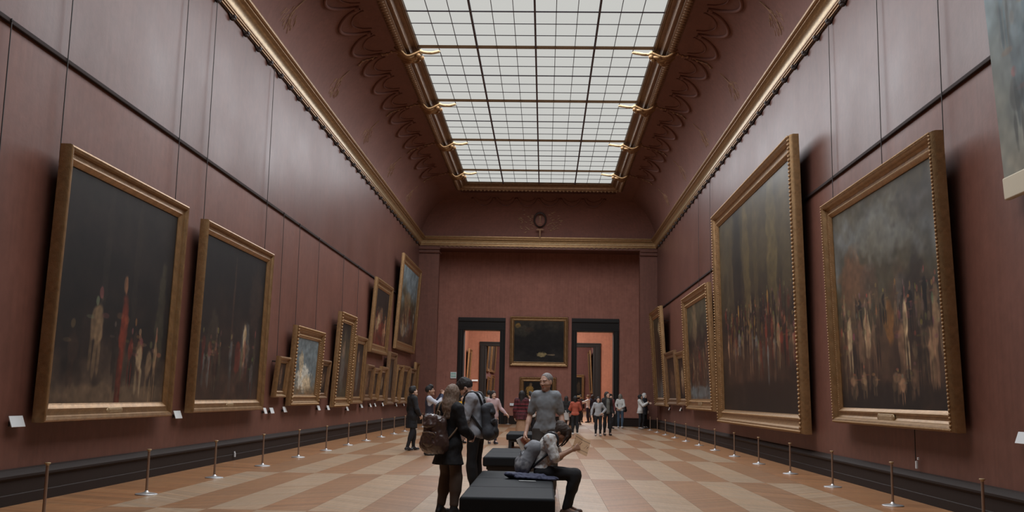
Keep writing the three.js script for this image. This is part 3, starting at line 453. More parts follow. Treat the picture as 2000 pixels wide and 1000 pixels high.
painting({ label: 'tall gilt frame at the far end of the right wall, by the pilaster', wall: 'right', a0: -47.4, a1: -51.7, y0: 1.18, y1: 5.92, fw: 0.42, depth: 0.2, gap: 0.08, tilt: 3.5, beads: 0.1,
  tex: picture(206, 160, 200, [K.grey, K.brown, K.brown, K.olive], [[0.7, 0.85, 0.2, 0.1, K.cream, 0.7], [0.5, 0.5, 0.25, 0.3, K.umber, 0.5]]) });
// painted hanging without gold frame above the rail, cut by the photograph's right edge
{
  const g = thing('painted_panel', 'pale blue-grey unframed painted panel hung high at the right edge', 'painting', [XR - 0.1, 4.06, -10.1], -Math.PI / 2);
  g.rotation.order = 'YXZ'; g.rotation.x = 0.06;
  const tex = picture(260, 400, 400, [[0.5, 0.48, 0.42], [0.42, 0.43, 0.4], [0.4, 0.44, 0.44], [0.46, 0.51, 0.52], [0.46, 0.51, 0.52]], [[0.12, 0.4, 0.07, 0.2, [0.34, 0.35, 0.34], 0.6], [0.16, 0.28, 0.05, 0.15, [0.22, 0.3, 0.33], 0.6], [0.1, 0.52, 0.03, 0.05, K.white, 0.5]], [[0.06, 1, 0.1, 0.55, 26, [[0.3, 0.36, 0.38], [0.5, 0.44, 0.38], [0.25, 0.24, 0.22], K.slate], 0.03, 0.11]]);
  const cg = new THREE.BoxGeometry(4.8, 4.7, 0.05).translate(0, 2.62, 0.03); cg.clearGroups(); cg.addGroup(0, 24, 1); cg.addGroup(24, 6, 0); cg.addGroup(30, 6, 1);
  const pale = new THREE.MeshStandardMaterial({ name: 'pale_linen', color: lin(0.5, 0.44, 0.33), roughness: 0.8 });
  mesh('canvas', cg, [new THREE.MeshStandardMaterial({ name: 'matt_paint', map: tex, roughness: 0.7 }), pale], g);
  mesh('bottom_bar', rbox(4.8, 0.28, 0.09, 0.02).translate(0, 0.14, 0.04), pale, g);
}
// end wall
painting({ label: 'wide black painting with a moonlit glimmer, between the two far doors', wall: 'end', a0: -1.953, a1: 1.276, y0: 3.183, y1: 5.929, fw: 0.24, depth: 0.14, tilt: 2, gilt: 'gilt', beads: 0.07,
  tex: picture(301, 320, 256, [[0.16, 0.15, 0.14], [0.1, 0.09, 0.09], [0.11, 0.1, 0.09], [0.2, 0.18, 0.15]], [[0.08, 0.88, 0.06, 0.06, [0.6, 0.45, 0.2], 0.7], [0.15, 0.75, 0.18, 0.15, [0.27, 0.25, 0.2], 0.5], [0.3, 0.78, 0.1, 0.06, K.brown, 0.5], [0.55, 0.18, 0.1, 0.06, [0.62, 0.55, 0.38], 0.8], [0.75, 0.18, 0.08, 0.02, K.cream, 0.5]], []) });
painting({ label: 'smaller gilt framed painting hung low behind the bald man', wall: 'end', a0: -1.373, a1: 0.658, y0: 1.15, y1: 2.593, fw: 0.24, depth: 0.12, tilt: 3, beads: 0.07,
  tex: picture(302, 160, 128, [K.umber, K.soot, K.soot], [[0.22, 0.45, 0.14, 0.35, [0.68, 0.52, 0.26], 0.8], [0.24, 0.82, 0.05, 0.1, K.sand, 0.8], [0.65, 0.4, 0.2, 0.25, K.brown, 0.5]]) });
// rooms beyond the doors
const beyond = (label, o, seed, ground = [K.brown, K.umber, K.brown]) => painting({ label, fw: 0.3, depth: 0.14, gap: 0.05, tilt: 3, tex: picture(seed, 64, 64, ground, [[0.5, 0.5, 0.3, 0.3, K.sand, 0.4]]), ...o });
beyond('gilt frame beyond the left door, on the terracotta side wall', { wall: 'left', at: -6.2, a0: -78.6, a1: -81.2, y0: 2.6, y1: 5.2 }, 401);
beyond('upper gilt frame seen deep through the left door, nearer one', { wall: 'left', at: -5.7, a0: -97, a1: -102, y0: 3.9, y1: 7.6 }, 402);
beyond('upper gilt frame seen deep through the left door, farther one', { wall: 'left', at: -5.7, a0: -104, a1: -112, y0: 4.0, y1: 8.4 }, 403);
beyond('lower gilt frame seen deep through the left door, nearer one', { wall: 'left', at: -5.7, a0: -97.5, a1: -101.5, y0: 1.3, y1: 3.4 }, 404);
beyond('lower gilt frame seen deep through the left door, farther one', { wall: 'left', at: -5.7, a0: -104, a1: -110, y0: 1.3, y1: 3.7 }, 405);
beyond('gilt frame deep through the right door, on the side wall', { wall: 'right', at: 5.2, a0: -107.5, a1: -112.5, y0: 2.0, y1: 6.6 }, 406);
beyond('dark gilt frame facing us deep through the right door', { wall: 'end', at: -114, a0: 3.2, a1: 4.5, y0: 1.2, y1: 4.1 }, 407, [K.soot, K.soot]);

// ================================================================ WALL FITTINGS
const ORD = ['nearest', 'second', 'third', 'fourth', 'fifth', 'sixth', 'seventh', 'eighth', 'ninth', 'tenth', 'eleventh', 'twelfth', 'thirteenth', 'fourteenth'];
function wire(x, z, y0, y1, label, lean = 0) {
  tag(mesh('hanging_wire', merge([rod([x, y0, z + lean], [x, y1, z], 0.008, 0.008, 6), blob(x, y1 - 0.02, z, 0.016, 0.03, 0.016, 6)]), M.wire, scene), label, 'wire', 'picture wires');
}
for (const [z, y0, y1, label] of [
  [-11.85, 0.5, 6.1, 'dark wire from the rail at the extreme left edge'],
  [-13.35, 4.6, 9.4, 'long dark wire above the near corner of the nearest left painting'],
  [-17.7, 4.55, 9.4, 'long dark wire above the far corner of the nearest left painting'],
  [-19.25, 4.55, 9.4, 'long dark wire above the near corner of the second left painting'],
  [-23.6, 4.5, 9.4, 'long dark wire above the far corner of the second left painting'],
  [-25.2, 2.35, 6.1, 'dark wire below the rail to the first small left frame'],
  [-26.9, 3.2, 6.1, 'dark wire below the rail above the pale misty picture, near side'],
  [-29.3, 3.2, 6.1, 'dark wire below the rail above the pale misty picture, far side'],
  [-33.0, 4.05, 6.1, 'dark wire below the rail above the tall beaded left frame'],
  [-35.7, 3.45, 6.1, 'dark wire below the rail above the narrow left portrait'],
]) wire(XL + 0.062, z, y0, y1, label);
for (const [z, y0, y1, label] of [
  [-14.6, 5.0, 9.4, 'long dark wire above the near corner of the battle-like right painting'],
  [-17.3, 5.0, 9.4, 'long dark wire above the middle of the battle-like right painting'],
  [-20.3, 5.0, 9.4, 'long dark wire in the gap between the two biggest right paintings'],
  [-35.5, 5.2, 9.4, 'dark wire above the near side of the third right painting'],
  [-38.2, 5.2, 9.4, 'dark wire above the far side of the third right painting'],
  [-16.2, 0.62, 1.15, 'short cable under the battle-like right painting'],
]) wire(XR - 0.062, z, y0, y1, label);
// caption plates
function caption(x, y, z, s, w, label, turn = s * Math.PI / 2) {
  const g = thing('caption_plate', label, 'label', [x, y, z], turn, 'caption plates');
  const p = mesh('plate', rbox(w, 0.15, 0.012, 0.004, 1).rotateX(-0.35).translate(0, 0, 0.075), M.white, g); p.name = 'plate';
  mesh('bracket', merge([rbox(w * 0.3, 0.04, 0.07, 0.006, 1).translate(0, -0.03, 0.035), rbox(w * 0.4, 0.07, 0.012, 0.004, 1).translate(0, -0.03, 0.006)]), M.wire, g);
}
[[-12.8, 1.06, 0.34, 'large white caption plate left of the nearest left painting'], [-18.5, 1.05, 0.34, 'white caption plate between the first two left paintings'], [-24.35, 1.04, 0.22, 'left one of two close caption plates after the second left painting'], [-24.95, 1.04, 0.3, 'right one of two close caption plates after the second left painting'], [-26.2, 1.05, 0.3, 'white caption plate under the near corner of the pale misty picture'], [-30.17, 1.05, 0.3, 'white caption plate under the far corner of the pale misty picture'], [-31.5, 1.04, 0.3, 'white caption plate left of the tall beaded left frame'], [-34.6, 0.98, 0.3, 'white caption plate between the beaded frame and the narrow portrait'], [-37.3, 1.05, 0.34, 'white caption plate right of the narrow left portrait'], [-39.2, 1.06, 0.28, 'caption plate under the second small frame of the far left row'], [-40.3, 1.07, 0.28, 'caption plate under the third small frame of the far left row'], [-42.2, 1.07, 0.3, 'caption plate left of the tallest frame of the far left row'], [-46.1, 1.02, 0.28, 'caption plate below the slim frames of the far left row'], [-48.6, 1.02, 0.28, 'caption plate beside the black coated man']]
  .forEach(([z, y, w, l]) => caption(XL, y, z, 1, w, l));
[[-47.45, 1.08, 0.34, 'caption plate under the farther frame of the low right pair'], [-43.5, 1.1, 0.34, 'caption plate between the two low right frames'], [-12.55, 1.12, 0.34, 'caption plate cut by the right edge of the photo']]
  .forEach(([z, y, w, l]) => caption(XR, y, z, -1, w, l));
caption(-1.68, 1.07, -55.6, 1, 0.42, 'white square caption plate left of the plaid shawl, on the end wall', 0);
caption(-5.68, 2.75, -82, 1, 0.5, 'white notice seen through the left door beside the farther doorway', 0);
// emergency exit sign: its three marks are too small to read
{
  const g = thing('exit_sign', 'small pale green emergency exit sign left of the left far door', 'sign', [-5.05, 2.61, -55.6]);
  mesh('housing', rbox(0.34, 0.36, 0.07, 0.015).translate(0, 0, 0.035), M.white, g);
  mesh('face', rbox(0.28, 0.22, 0.01, 0.003, 1).translate(0, 0.01, 0.073), new THREE.MeshStandardMaterial({ name: 'green_sign_face', color: lin(0.25, 0.5, 0.42), roughness: 0.5 }), g);
  for (const [x, w] of [[-0.085, 0.06], [0, 0.07], [0.085, 0.06]]) mesh('mark', rbox(w, 0.11, 0.004, 0.002, 1).translate(x, 0.01, 0.08), M.white, g);
}
// small white sensors by the skirting
tag(mesh('sensor', merge([rbox(0.03, 0.09, 0.035, 0.006).translate(XL + 0.11, 0.12, -22.0), rbox(0.02, 0.03, 0.05, 0.004).translate(XL + 0.1, 0.18, -22.0)]), M.white, scene), 'tiny white sensor on the left skirting board', 'sensor');
tag(mesh('sensor', merge([rbox(0.03, 0.12, 0.045, 0.006).translate(XR - 0.05, 0.56, -16.2), rbox(0.025, 0.04, 0.03, 0.004).translate(XR - 0.05, 0.66, -16.12)]), M.white, scene), 'tiny white sensor under the battle-like right painting', 'sensor');

// ================================================================ BARRIER POSTS
{
  const pts = [[0, 0], [0.155, 0], [0.158, 0.008], [0.15, 0.016], [0.06, 0.03], [0.026, 0.042], [0.02, 0.06], [0, 0.06]].map((p) => new THREE.Vector2(...p));
  const base = new THREE.LatheGeometry(pts, 24), pole = new THREE.CylinderGeometry(0.017, 0.019, 0.56, 12).translate(0, 0.335, 0);
  const cap = new THREE.LatheGeometry([[0, 0.61], [0.019, 0.61], [0.021, 0.622], [0.034, 0.63], [0.036, 0.64], [0.03, 0.646], [0, 0.648]].map((p) => new THREE.Vector2(...p)), 16);
  let first;
  const post = (x, z, label, group) => {
    let g;
    if (!first) { g = first = thing('barrier_post', label, 'post', [x, 0, z], 0, group); mesh('base', base, M.steel, g); mesh('pole', pole, M.bronze, g); mesh('cap', cap, M.giltPale, g); }
    else { g = first.clone(); g.name = numbered('barrier_post'); g.position.set(x, 0, z); g.userData = { label, category: 'post', group }; scene.add(g); }
  };
  for (let k = 0; k < 14; k++) post(-5.71, -11.55 - 2.99 * k, k ? `slim bronze barrier post in the left row, ${ORD[k]} from the camera` : 'slim bronze barrier post at the left edge, nearest the camera', 'left row of barrier posts');
  for (let k = 0; k < 13; k++) post(5.2, -12.25 - 3.12 * k, k ? `slim bronze barrier post in the right row, ${ORD[k]} from the camera` : 'slim bronze barrier post at the right edge, nearest the camera', 'right row of barrier posts');
  post(-1.95, -55, 'lone barrier post before the end wall, left of the plaid shawl', 'posts by the end wall');
}
// ================================================================ BENCHES
function bench(label, x0, x1, z0, z1, n, legs) {   // z0 nearest
  const w = x1 - x0, len = z0 - z1, g = thing('bench', label, 'bench', [(x0 + x1) / 2, 0, (z0 + z1) / 2], 0, 'black upholstered benches');
  for (let i = 0; i < n; i++) mesh('seat_cushion', rbox(w, 0.17, len / n - 0.008, 0.035, 4).translate(0, 0.375, len / 2 - (i + 0.5) * len / n), M.leather, g);
  mesh('seat_frame', rbox(w - 0.12, 0.06, len - 0.12, 0.01).translate(0, 0.265, 0), M.benchBase, g);
  if (legs) for (const sx of [-1, 1]) for (const sz of [-1, 1]) mesh('leg', rbox(0.09, 0.25, 0.09, 0.01).translate(sx * (w / 2 - 0.11), 0.125, sz * (len / 2 - 0.11)), M.benchBase, g);
  else mesh('plinth', rbox(w - 0.16, 0.24, len - 0.16, 0.01).translate(0, 0.12, 0), M.benchBase, g);
  return g;
}
bench('nearest black upholstered bench, with the seated woman on it', -0.87, 0.13, -10.6, -14.35, 3, false);
bench('second black bench, just behind the nearest one', -1.05, -0.1, -17.6, -20.65, 2, false);
bench('farther black bench on square legs, beyond the second one', -1.05, 0.0, -28.4, -31.0, 2, true);

// ================================================================ PEOPLE
// distance fields on a grid, meshed with surface nets. Primitives: capsules tapering from ra to rb (fl flattens an axis) and ellipsoids
const cap = (a, b, ra, rb = ra, k = 0.03, fl = [1, 1, 1]) => ({ a, b, ra, rb, k, fl });
const ell = (c, r, k = 0.02, sub = false) => ({ c, r, k, sub });
function field(prims, cell, { clip, wrinkle = 0, freq = 14, color, seed = 0 } = {}) {
  const lo = [1e9, 1e9, 1e9], hi = [-1e9, -1e9, -1e9], ext = (p, r) => { for (let i = 0; i < 3; i++) { lo[i] = Math.min(lo[i], p[i] - r); hi[i] = Math.max(hi[i], p[i] + r); } };
  for (const p of prims) { if (p.sub) continue; if (p.c) ext(p.c, Math.max(...p.r)); else { ext(p.a, p.ra); ext(p.b, p.rb); } }
  const pad = cell * 2 + wrinkle + 0.01; for (let i = 0; i < 3; i++) { lo[i] -= pad; hi[i] += pad; }
  const n = [0, 1, 2].map((i) => Math.ceil((hi[i] - lo[i]) / cell) + 1), [nx, ny, nz] = n, F = new Float32Array(nx * ny * nz).fill(1);
  for (const p of prims) {
    const R = p.c ? Math.max(...p.r) : Math.max(p.ra, p.rb), m = R + p.k + cell * 2, a = p.c ?? p.a, b = p.c ?? p.b;
    const i0 = [0, 1, 2].map((i) => Math.max(0, Math.floor((Math.min(a[i], b[i]) - m - lo[i]) / cell))), i1 = [0, 1, 2].map((i) => Math.min(n[i] - 1, Math.ceil((Math.max(a[i], b[i]) + m - lo[i]) / cell)));
    const dx = b[0] - a[0], dy = b[1] - a[1], dz = b[2] - a[2], L2 = dx * dx + dy * dy + dz * dz || 1e-9;
    for (let z = i0[2]; z <= i1[2]; z++) for (let y = i0[1]; y <= i1[1]; y++) for (let x = i0[0]; x <= i1[0]; x++) {
      const px = lo[0] + x * cell, py = lo[1] + y * cell, pz = lo[2] + z * cell; let d;
      if (p.c) { const u = px - a[0], v = py - a[1], w = pz - a[2], [rx, ry, rz] = p.r, k0 = Math.hypot(u / rx, v / ry, w / rz), k1 = Math.hypot(u / rx / rx, v / ry / ry, w / rz / rz); d = k1 > 1e-6 ? k0 * (k0 - 1) / k1 : -Math.min(rx, ry, rz); }
      else { let t = ((px - a[0]) * dx + (py - a[1]) * dy + (pz - a[2]) * dz) / L2; t = t < 0 ? 0 : t > 1 ? 1 : t; d = Math.hypot((px - a[0] - dx * t) * p.fl[0], (py - a[1] - dy * t) * p.fl[1], (pz - a[2] - dz * t) * p.fl[2]) - (p.ra + (p.rb - p.ra) * t); }
      const o = (z * ny + y) * nx + x, f = F[o], k = p.k;
      if (p.sub) { const e = -d, h = Math.max(k - Math.abs(f - e), 0) / k; F[o] = Math.max(f, e) + h * h * k * 0.25; } else { const h = Math.max(k - Math.abs(f - d), 0) / k; F[o] = Math.min(f, d) - h * h * k * 0.25; }
    }
  }
  if (wrinkle || clip) for (let z = 0, o = 0; z < nz; z++) for (let y = 0; y < ny; y++) for (let x = 0; x < nx; x++, o++) {
    if (F[o] > 0.06) continue;
    const px = lo[0] + x * cell, py = lo[1] + y * cell, pz = lo[2] + z * cell;
    if (wrinkle) F[o] += wrinkle * (noise.noise(px * freq + seed, py * freq * 0.75, pz * freq + seed) + 0.5 * noise.noise(px * freq * 2.1 + py * 9, py * freq * 1.7, pz * freq * 2.1 + seed));
    if (clip) F[o] = Math.max(F[o], clip(px, py, pz));
  }
  // surface nets
  const id = new Int32Array(nx * ny * nz).fill(-1), pos = [], idx = [], at = (x, y, z) => (z * ny + y) * nx + x;
  const E = [[0, 1], [2, 3], [4, 5], [6, 7], [0, 2], [1, 3], [4, 6], [5, 7], [0, 4], [1, 5], [2, 6], [3, 7]];
  for (let z = 0; z < nz - 1; z++) for (let y = 0; y < ny - 1; y++) for (let x = 0; x < nx - 1; x++) {
    let mask = 0; const v = [];
    for (let c = 0; c < 8; c++) { const f = F[at(x + (c & 1), y + (c >> 1 & 1), z + (c >> 2))]; v.push(f); if (f < 0) mask |= 1 << c; }
    if (!mask || mask === 255) continue;
    let sx = 0, sy = 0, sz = 0, k = 0;
    for (const [a, b] of E) { if (!((mask >> a & 1) ^ (mask >> b & 1))) continue; const t = v[a] / (v[a] - v[b]), ax = a & 1, ay = a >> 1 & 1, az = a >> 2; sx += ax + ((b & 1) - ax) * t; sy += ay + ((b >> 1 & 1) - ay) * t; sz += az + ((b >> 2) - az) * t; k++; }
    id[at(x, y, z)] = pos.length / 3;
    pos.push(lo[0] + (x + sx / k) * cell, lo[1] + (y + sy / k) * cell, lo[2] + (z + sz / k) * cell);
  }
  const quad = (a, b, c, d, flip) => { if (a < 0 || b < 0 || c < 0 || d < 0) return; if (flip) idx.push(a, c, b, a, d, c); else idx.push(a, b, c, a, c, d); };
  for (let z = 1; z < nz - 1; z++) for (let y = 1; y < ny - 1; y++) for (let x = 1; x < nx - 1; x++) {
    const s = F[at(x, y, z)] < 0;
    if (s !== F[at(x + 1, y, z)] < 0) quad(id[at(x, y - 1, z - 1)], id[at(x, y, z - 1)], id[at(x, y, z)], id[at(x, y - 1, z)], !s);
    if (s !== F[at(x, y + 1, z)] < 0) quad(id[at(x - 1, y, z - 1)], id[at(x - 1, y, z)], id[at(x, y, z)], id[at(x, y, z - 1)], !s);
    if (s !== F[at(x, y, z + 1)] < 0) quad(id[at(x - 1, y - 1, z)], id[at(x, y - 1, z)], id[at(x, y, z)], id[at(x - 1, y, z)], !s);
  }
  const g = new THREE.BufferGeometry();
  g.setAttribute('position', new THREE.Float32BufferAttribute(pos, 3));
  const col = new Float32Array(pos.length), uv = new Float32Array(pos.length / 3 * 2);
  for (let i = 0; i < pos.length / 3; i++) { const c = color ? color(pos[i * 3], pos[i * 3 + 1], pos[i * 3 + 2]) : [1, 1, 1]; col.set(c, i * 3); uv[i * 2] = pos[i * 3] + pos[i * 3 + 2]; uv[i * 2 + 1] = pos[i * 3 + 1]; }
  g.setAttribute('color', new THREE.BufferAttribute(col, 3)); g.setAttribute('uv', new THREE.BufferAttribute(uv, 2));
  g.setIndex(idx); g.computeVertexNormals();
  return g;
}
// ---------------------------------------------------------------- head and hands, shared
const headPrims = [
  ell([0, 0.03, -0.015], [0.075, 0.09, 0.096], 0.02), ell([0, -0.025, 0.018], [0.06, 0.085, 0.072], 0.03),
  cap([-0.042, -0.065, 0.0], [-0.012, -0.098, 0.058], 0.02, 0.02, 0.03), cap([0.042, -0.065, 0.0], [0.012, -0.098, 0.058], 0.02, 0.02, 0.03), cap([-0.012, -0.098, 0.062], [0.012, -0.098, 0.062], 0.02, 0.02, 0.02),
  cap([-0.036, 0.026, 0.072], [0.036, 0.026, 0.072], 0.014, 0.014, 0.02), cap([-0.036, -0.02, 0.062], [-0.05, -0.03, 0.04], 0.02, 0.02, 0.03), cap([0.036, -0.02, 0.062], [0.05, -0.03, 0.04], 0.02, 0.02, 0.03),
  ell([-0.031, 0.006, 0.098], [0.017, 0.012, 0.02], 0.012, true), ell([0.031, 0.006, 0.098], [0.017, 0.012, 0.02], 0.012, true),
  ell([-0.031, 0.006, 0.074], [0.012, 0.011, 0.012], 0.004), ell([0.031, 0.006, 0.074], [0.012, 0.011, 0.012], 0.004),
  cap([0, 0.018, 0.084], [0, -0.024, 0.106], 0.008, 0.011, 0.012), ell([-0.011, -0.028, 0.094], [0.009, 0.008, 0.011], 0.008), ell([0.011, -0.028, 0.094], [0.009, 0.008, 0.011], 0.008),
  cap([-0.02, -0.056, 0.079], [0, -0.053, 0.09], 0.006, 0.008, 0.007), cap([0.02, -0.056, 0.079], [0, -0.053, 0.09], 0.006, 0.008, 0.007), cap([-0.016, -0.066, 0.079], [0.016, -0.066, 0.079], 0.009, 0.009, 0.008), cap([0, -0.066, 0.085], [0, -0.066, 0.086], 0.008, 0.008, 0.008),
  ell([-0.077, -0.008, -0.008], [0.012, 0.032, 0.019], 0.01), ell([0.077, -0.008, -0.008], [0.012, 0.032, 0.019], 0.01), ell([-0.09, -0.004, 0.002], [0.008, 0.018, 0.009], 0.005, true), ell([0.09, -0.004, 0.002], [0.008, 0.018, 0.009], 0.005, true),
];
const faceColor = (beard) => (x, y, z) => {
  if (z > 0.055 && Math.hypot((Math.abs(x) - 0.031) / 0.008, (y - 0.006) / 0.007) < 1) return [0.12, 0.1, 0.1];
  if (z > 0.05 && Math.hypot((Math.abs(x) - 0.031) / 0.016, (y - 0.006) / 0.009) < 1) return [0.95, 0.98, 1];
  if (z > 0.055 && Math.abs(y - 0.03 + 0.1 * Math.abs(Math.abs(x) - 0.03)) < 0.006 && Math.abs(Math.abs(x) - 0.034) < 0.022) return [0.2, 0.17, 0.16];
  if (z > 0.07 && Math.abs(x) < 0.024 && Math.abs(y + 0.06) < 0.011) return [0.82, 0.55, 0.55];
  if (beard && y < -0.035 && z > -0.01 && Math.abs(y + 0.06) > 0.011) return [beard, beard * 0.95, beard * 0.95];
  return [1, 1, 1];
};
const headCache = {};
const headGeo = (cell, beard) => headCache[`${cell} ${beard}`] ??= field(headPrims, cell, { color: faceColor(beard) });
function handPrims(curl) {
  const out = [];
  [[-0.031, 0.82, 0.0145], [-0.0105, 0.95, 0.0155], [0.0105, 1.0, 0.0155], [0.031, 0.92, 0.015]].forEach(([x, f, r], i) => {
    out.push(cap([x * 0.55, -0.012, 0], [x, -0.085, 0.002], 0.019, 0.0155, 0.016));
    let p = [x, -0.085, 0.002], ang = 0.06 + curl * 0.25 * (1 - i * 0.06);
    [[0.043, 0.8], [0.027, 0.95], [0.022, 0.6]].forEach(([l, b], s) => { ang += curl * b; const q = [p[0] * 1.01 + x * 0.04, p[1] - Math.cos(ang) * l * f, p[2] + Math.sin(ang) * l * f]; out.push(cap(p, q, 0.0098 - s * 0.0009, 0.0092 - s * 0.0012, 0.004)); p = q; });
  });
  out.push(cap([0.016, -0.022, 0.006], [0.046, -0.052, 0.018], 0.017, 0.0125, 0.014), cap([0.046, -0.052, 0.018], [0.056, -0.08, 0.028 + curl * 0.012], 0.0112, 0.0102, 0.005), cap([0.056, -0.08, 0.028 + curl * 0.012], [0.052 - curl * 0.012, -0.102, 0.036 + curl * 0.02], 0.0102, 0.0085, 0.004));
  out.push(cap([0, 0.03, 0], [0, -0.02, 0], 0.026, 0.024, 0.02, [1, 1, 1.15]));
  return out;
}
const handCache = {};
function handGeo(curl, cell, mirror) {
  return handCache[`${curl} ${cell} ${mirror}`] ??= (() => { const P = handPrims(curl).map((p) => mirror ? { ...p, a: [-p.a[0], p.a[1], p.a[2]], b: [-p.b[0], p.b[1], p.b[2]] } : p); return field(P, cell); })();
}
// ---------------------------------------------------------------- body
const v3 = (p) => new THREE.Vector3(...p), mix = (a, b, t) => [0, 1, 2].map((i) => a[i] + (b[i] - a[i]) * t), addv = (a, b) => a.map((x, i) => x + b[i]);
const REST = {
  pelvis: [0, 0.95, 0], waist: [0, 1.08, 0.01], chest: [0, 1.28, 0], neck: [0, 1.43, -0.015], head: [0, 1.585, 0.015],
  shL: [0.158, 1.385, -0.01], elL: [0.208, 1.11, -0.03], wrL: [0.225, 0.87, 0.05], shR: [-0.158, 1.385, -0.01], elR: [-0.208, 1.11, -0.03], wrR: [-0.225, 0.87, 0.05],
  hipL: [0.088, 0.92, 0], knL: [0.1, 0.5, 0.02], anL: [0.1, 0.09, -0.02], toL: [0.125, 0.035, 0.13], hipR: [-0.088, 0.92, 0], knR: [-0.1, 0.5, 0.02], anR: [-0.1, 0.09, -0.02], toR: [-0.125, 0.035, 0.13],
};
function torso(J, o, build) {
  const f = [1, 1, 1.3], b = build, bx = (p, d) => [p[0] + d, p[1], p[2]];
  return [cap(J.hipL, J.hipR, 0.1 * b + o, 0.1 * b + o, 0.06), cap(J.pelvis, J.waist, 0.14 * b + o, 0.125 * b + o, 0.06, f), cap(J.waist, J.chest, 0.125 * b + o, 0.145 * b + o, 0.06, f), cap(bx(J.chest, -0.05), bx(J.chest, 0.05), 0.118 * b + o, 0.118 * b + o, 0.05, f), cap(J.chest, mix(J.chest, J.neck, 0.7), 0.12 * b + o, 0.08 + o, 0.05, f), cap(mix(J.shL, J.neck, 0.15), mix(J.shR, J.neck, 0.15), 0.062 + o, 0.062 + o, 0.05)];
}
function arm(J, s, o, upTo = 2, build = 1) {
  const a = J['sh' + s], e = J['el' + s], w = J['wr' + s], r = build;
  if (upTo <= 1) return [cap(a, mix(a, e, upTo), 0.058 * r + o, 0.05 * r + o * 1.3, 0.04)];
  return [cap(a, e, 0.056 * r + o, 0.043 * r + o, 0.04), cap(e, mix(e, w, upTo - 1), 0.043 * r + o, 0.031 + o * 0.9, 0.02), cap(mix(e, w, 0.2), mix(e, w, 0.35), 0.044 * r + o, 0.042 * r + o, 0.03)];
}
function leg(J, s, o, end = 1, build = 1) {
  const h = J['hip' + s], k = J['kn' + s], a = J['an' + s];
  return [cap(h, k, 0.086 * build + o, 0.056 + o, 0.04), cap(k, mix(k, a, end), 0.057 + o, 0.039 + o, 0.03), cap(mix(k, a, 0.15), mix(k, a, 0.4), 0.06 + o, 0.055 + o, 0.04)];
}
const skins = {}, skin = (c) => skins[c] ??= new THREE.MeshStandardMaterial({ name: 'skin', color: lin(...c), roughness: 0.55, vertexColors: true });
const cloths = {}, cloth = (c, rough = 0.85) => cloths[`${c} ${rough}`] ??= new THREE.MeshPhysicalMaterial({ name: 'cloth', color: lin(...c), roughness: rough, vertexColors: true, bumpMap: clothBump, bumpScale: 0.0008 });
const hairs = {}, hairMat = (c) => hairs[c] ??= new THREE.MeshStandardMaterial({ name: 'hair', color: lin(...c), roughness: 0.72, vertexColors: true });
function hairPrims(style) {
  const face = ell([0, -0.055, 0.095], [0.062, 0.115, 0.075], 0.015, true), skull = ell([0, 0.042, -0.022], [0.086, 0.098, 0.106], 0.02);
  if (style === 'shaved') return [ell([0, 0.036, -0.02], [0.078, 0.092, 0.1], 0.02), face, ell([0, -0.1, 0.0], [0.12, 0.1, 0.12], 0.01, true), ell([0, 0.02, 0.1], [0.075, 0.085, 0.07], 0.02, true)];
  if (style === 'short') return [skull, cap([0, 0.1, 0.04], [0, 0.11, -0.04], 0.05, 0.05, 0.04), face, ell([0, -0.115, 0.0], [0.12, 0.09, 0.14], 0.015, true)];
  if (style === 'quiff') return [skull, cap([-0.02, 0.1, 0.06], [0.02, 0.115, 0.02], 0.045, 0.055, 0.03), face, ell([0, -0.105, 0.0], [0.12, 0.095, 0.14], 0.015, true)];
  const long = [skull, cap([-0.06, 0.02, -0.02], [-0.075, -0.16, -0.02], 0.04, 0.035, 0.03), cap([0.06, 0.02, -0.02], [0.075, -0.16, -0.02], 0.04, 0.035, 0.03), cap([0, 0.02, -0.07], [0, -0.2, -0.075], 0.07, 0.065, 0.04), cap([-0.04, 0, -0.06], [-0.05, -0.22, -0.06], 0.055, 0.04, 0.03), cap([0.04, 0, -0.06], [0.05, -0.22, -0.06], 0.055, 0.04, 0.03)];
  if (style === 'long') return [...long, face];
  if (style === 'longer') return [...long, cap([-0.07, -0.14, 0], [-0.075, -0.3, 0.02], 0.036, 0.02, 0.03), cap([0.07, -0.14, 0], [0.075, -0.3, 0.02], 0.036, 0.02, 0.03), cap([0, -0.15, -0.08], [0, -0.32, -0.075], 0.075, 0.04, 0.04, [0.8, 1, 1.2]), face];
  if (style === 'bob') return [skull, cap([-0.065, 0.02, -0.02], [-0.078, -0.09, -0.01], 0.042, 0.036, 0.03), cap([0.065, 0.02, -0.02], [0.078, -0.09, -0.01], 0.042, 0.036, 0.03), cap([0, 0.02, -0.06], [0, -0.1, -0.065], 0.08, 0.065, 0.04), face];
  if (style === 'pony') return [skull, cap([0, 0.05, -0.12], [0.0, -0.0, -0.165], 0.035, 0.035, 0.02), cap([0, 0, -0.165], [0.01, -0.16, -0.15], 0.035, 0.015, 0.02), cap([-0.055, 0.03, 0.075], [-0.075, -0.1, 0.075], 0.016, 0.008, 0.012), cap([0.055, 0.03, 0.075], [0.075, -0.12, 0.08], 0.016, 0.008, 0.012), face, ell([0, -0.115, 0.0], [0.12, 0.085, 0.14], 0.015, true)];
  if (style === 'fringe') return [skull, cap([0, 0.09, -0.09], [0, 0.06, -0.12], 0.04, 0.04, 0.02), ...[-1, 1].flatMap((s) => [cap([s * 0.03, 0.11, 0.04], [s * 0.055, 0.05, 0.1], 0.03, 0.02, 0.02), cap([s * 0.055, 0.05, 0.1], [s * 0.065, -0.07, 0.125], 0.02, 0.012, 0.012), cap([s * 0.065, -0.07, 0.125], [s * 0.055, -0.14, 0.12], 0.012, 0.006, 0.008)]), face, ell([0, -0.115, -0.02], [0.12, 0.075, 0.14], 0.015, true)];
  return [skull, face];
}
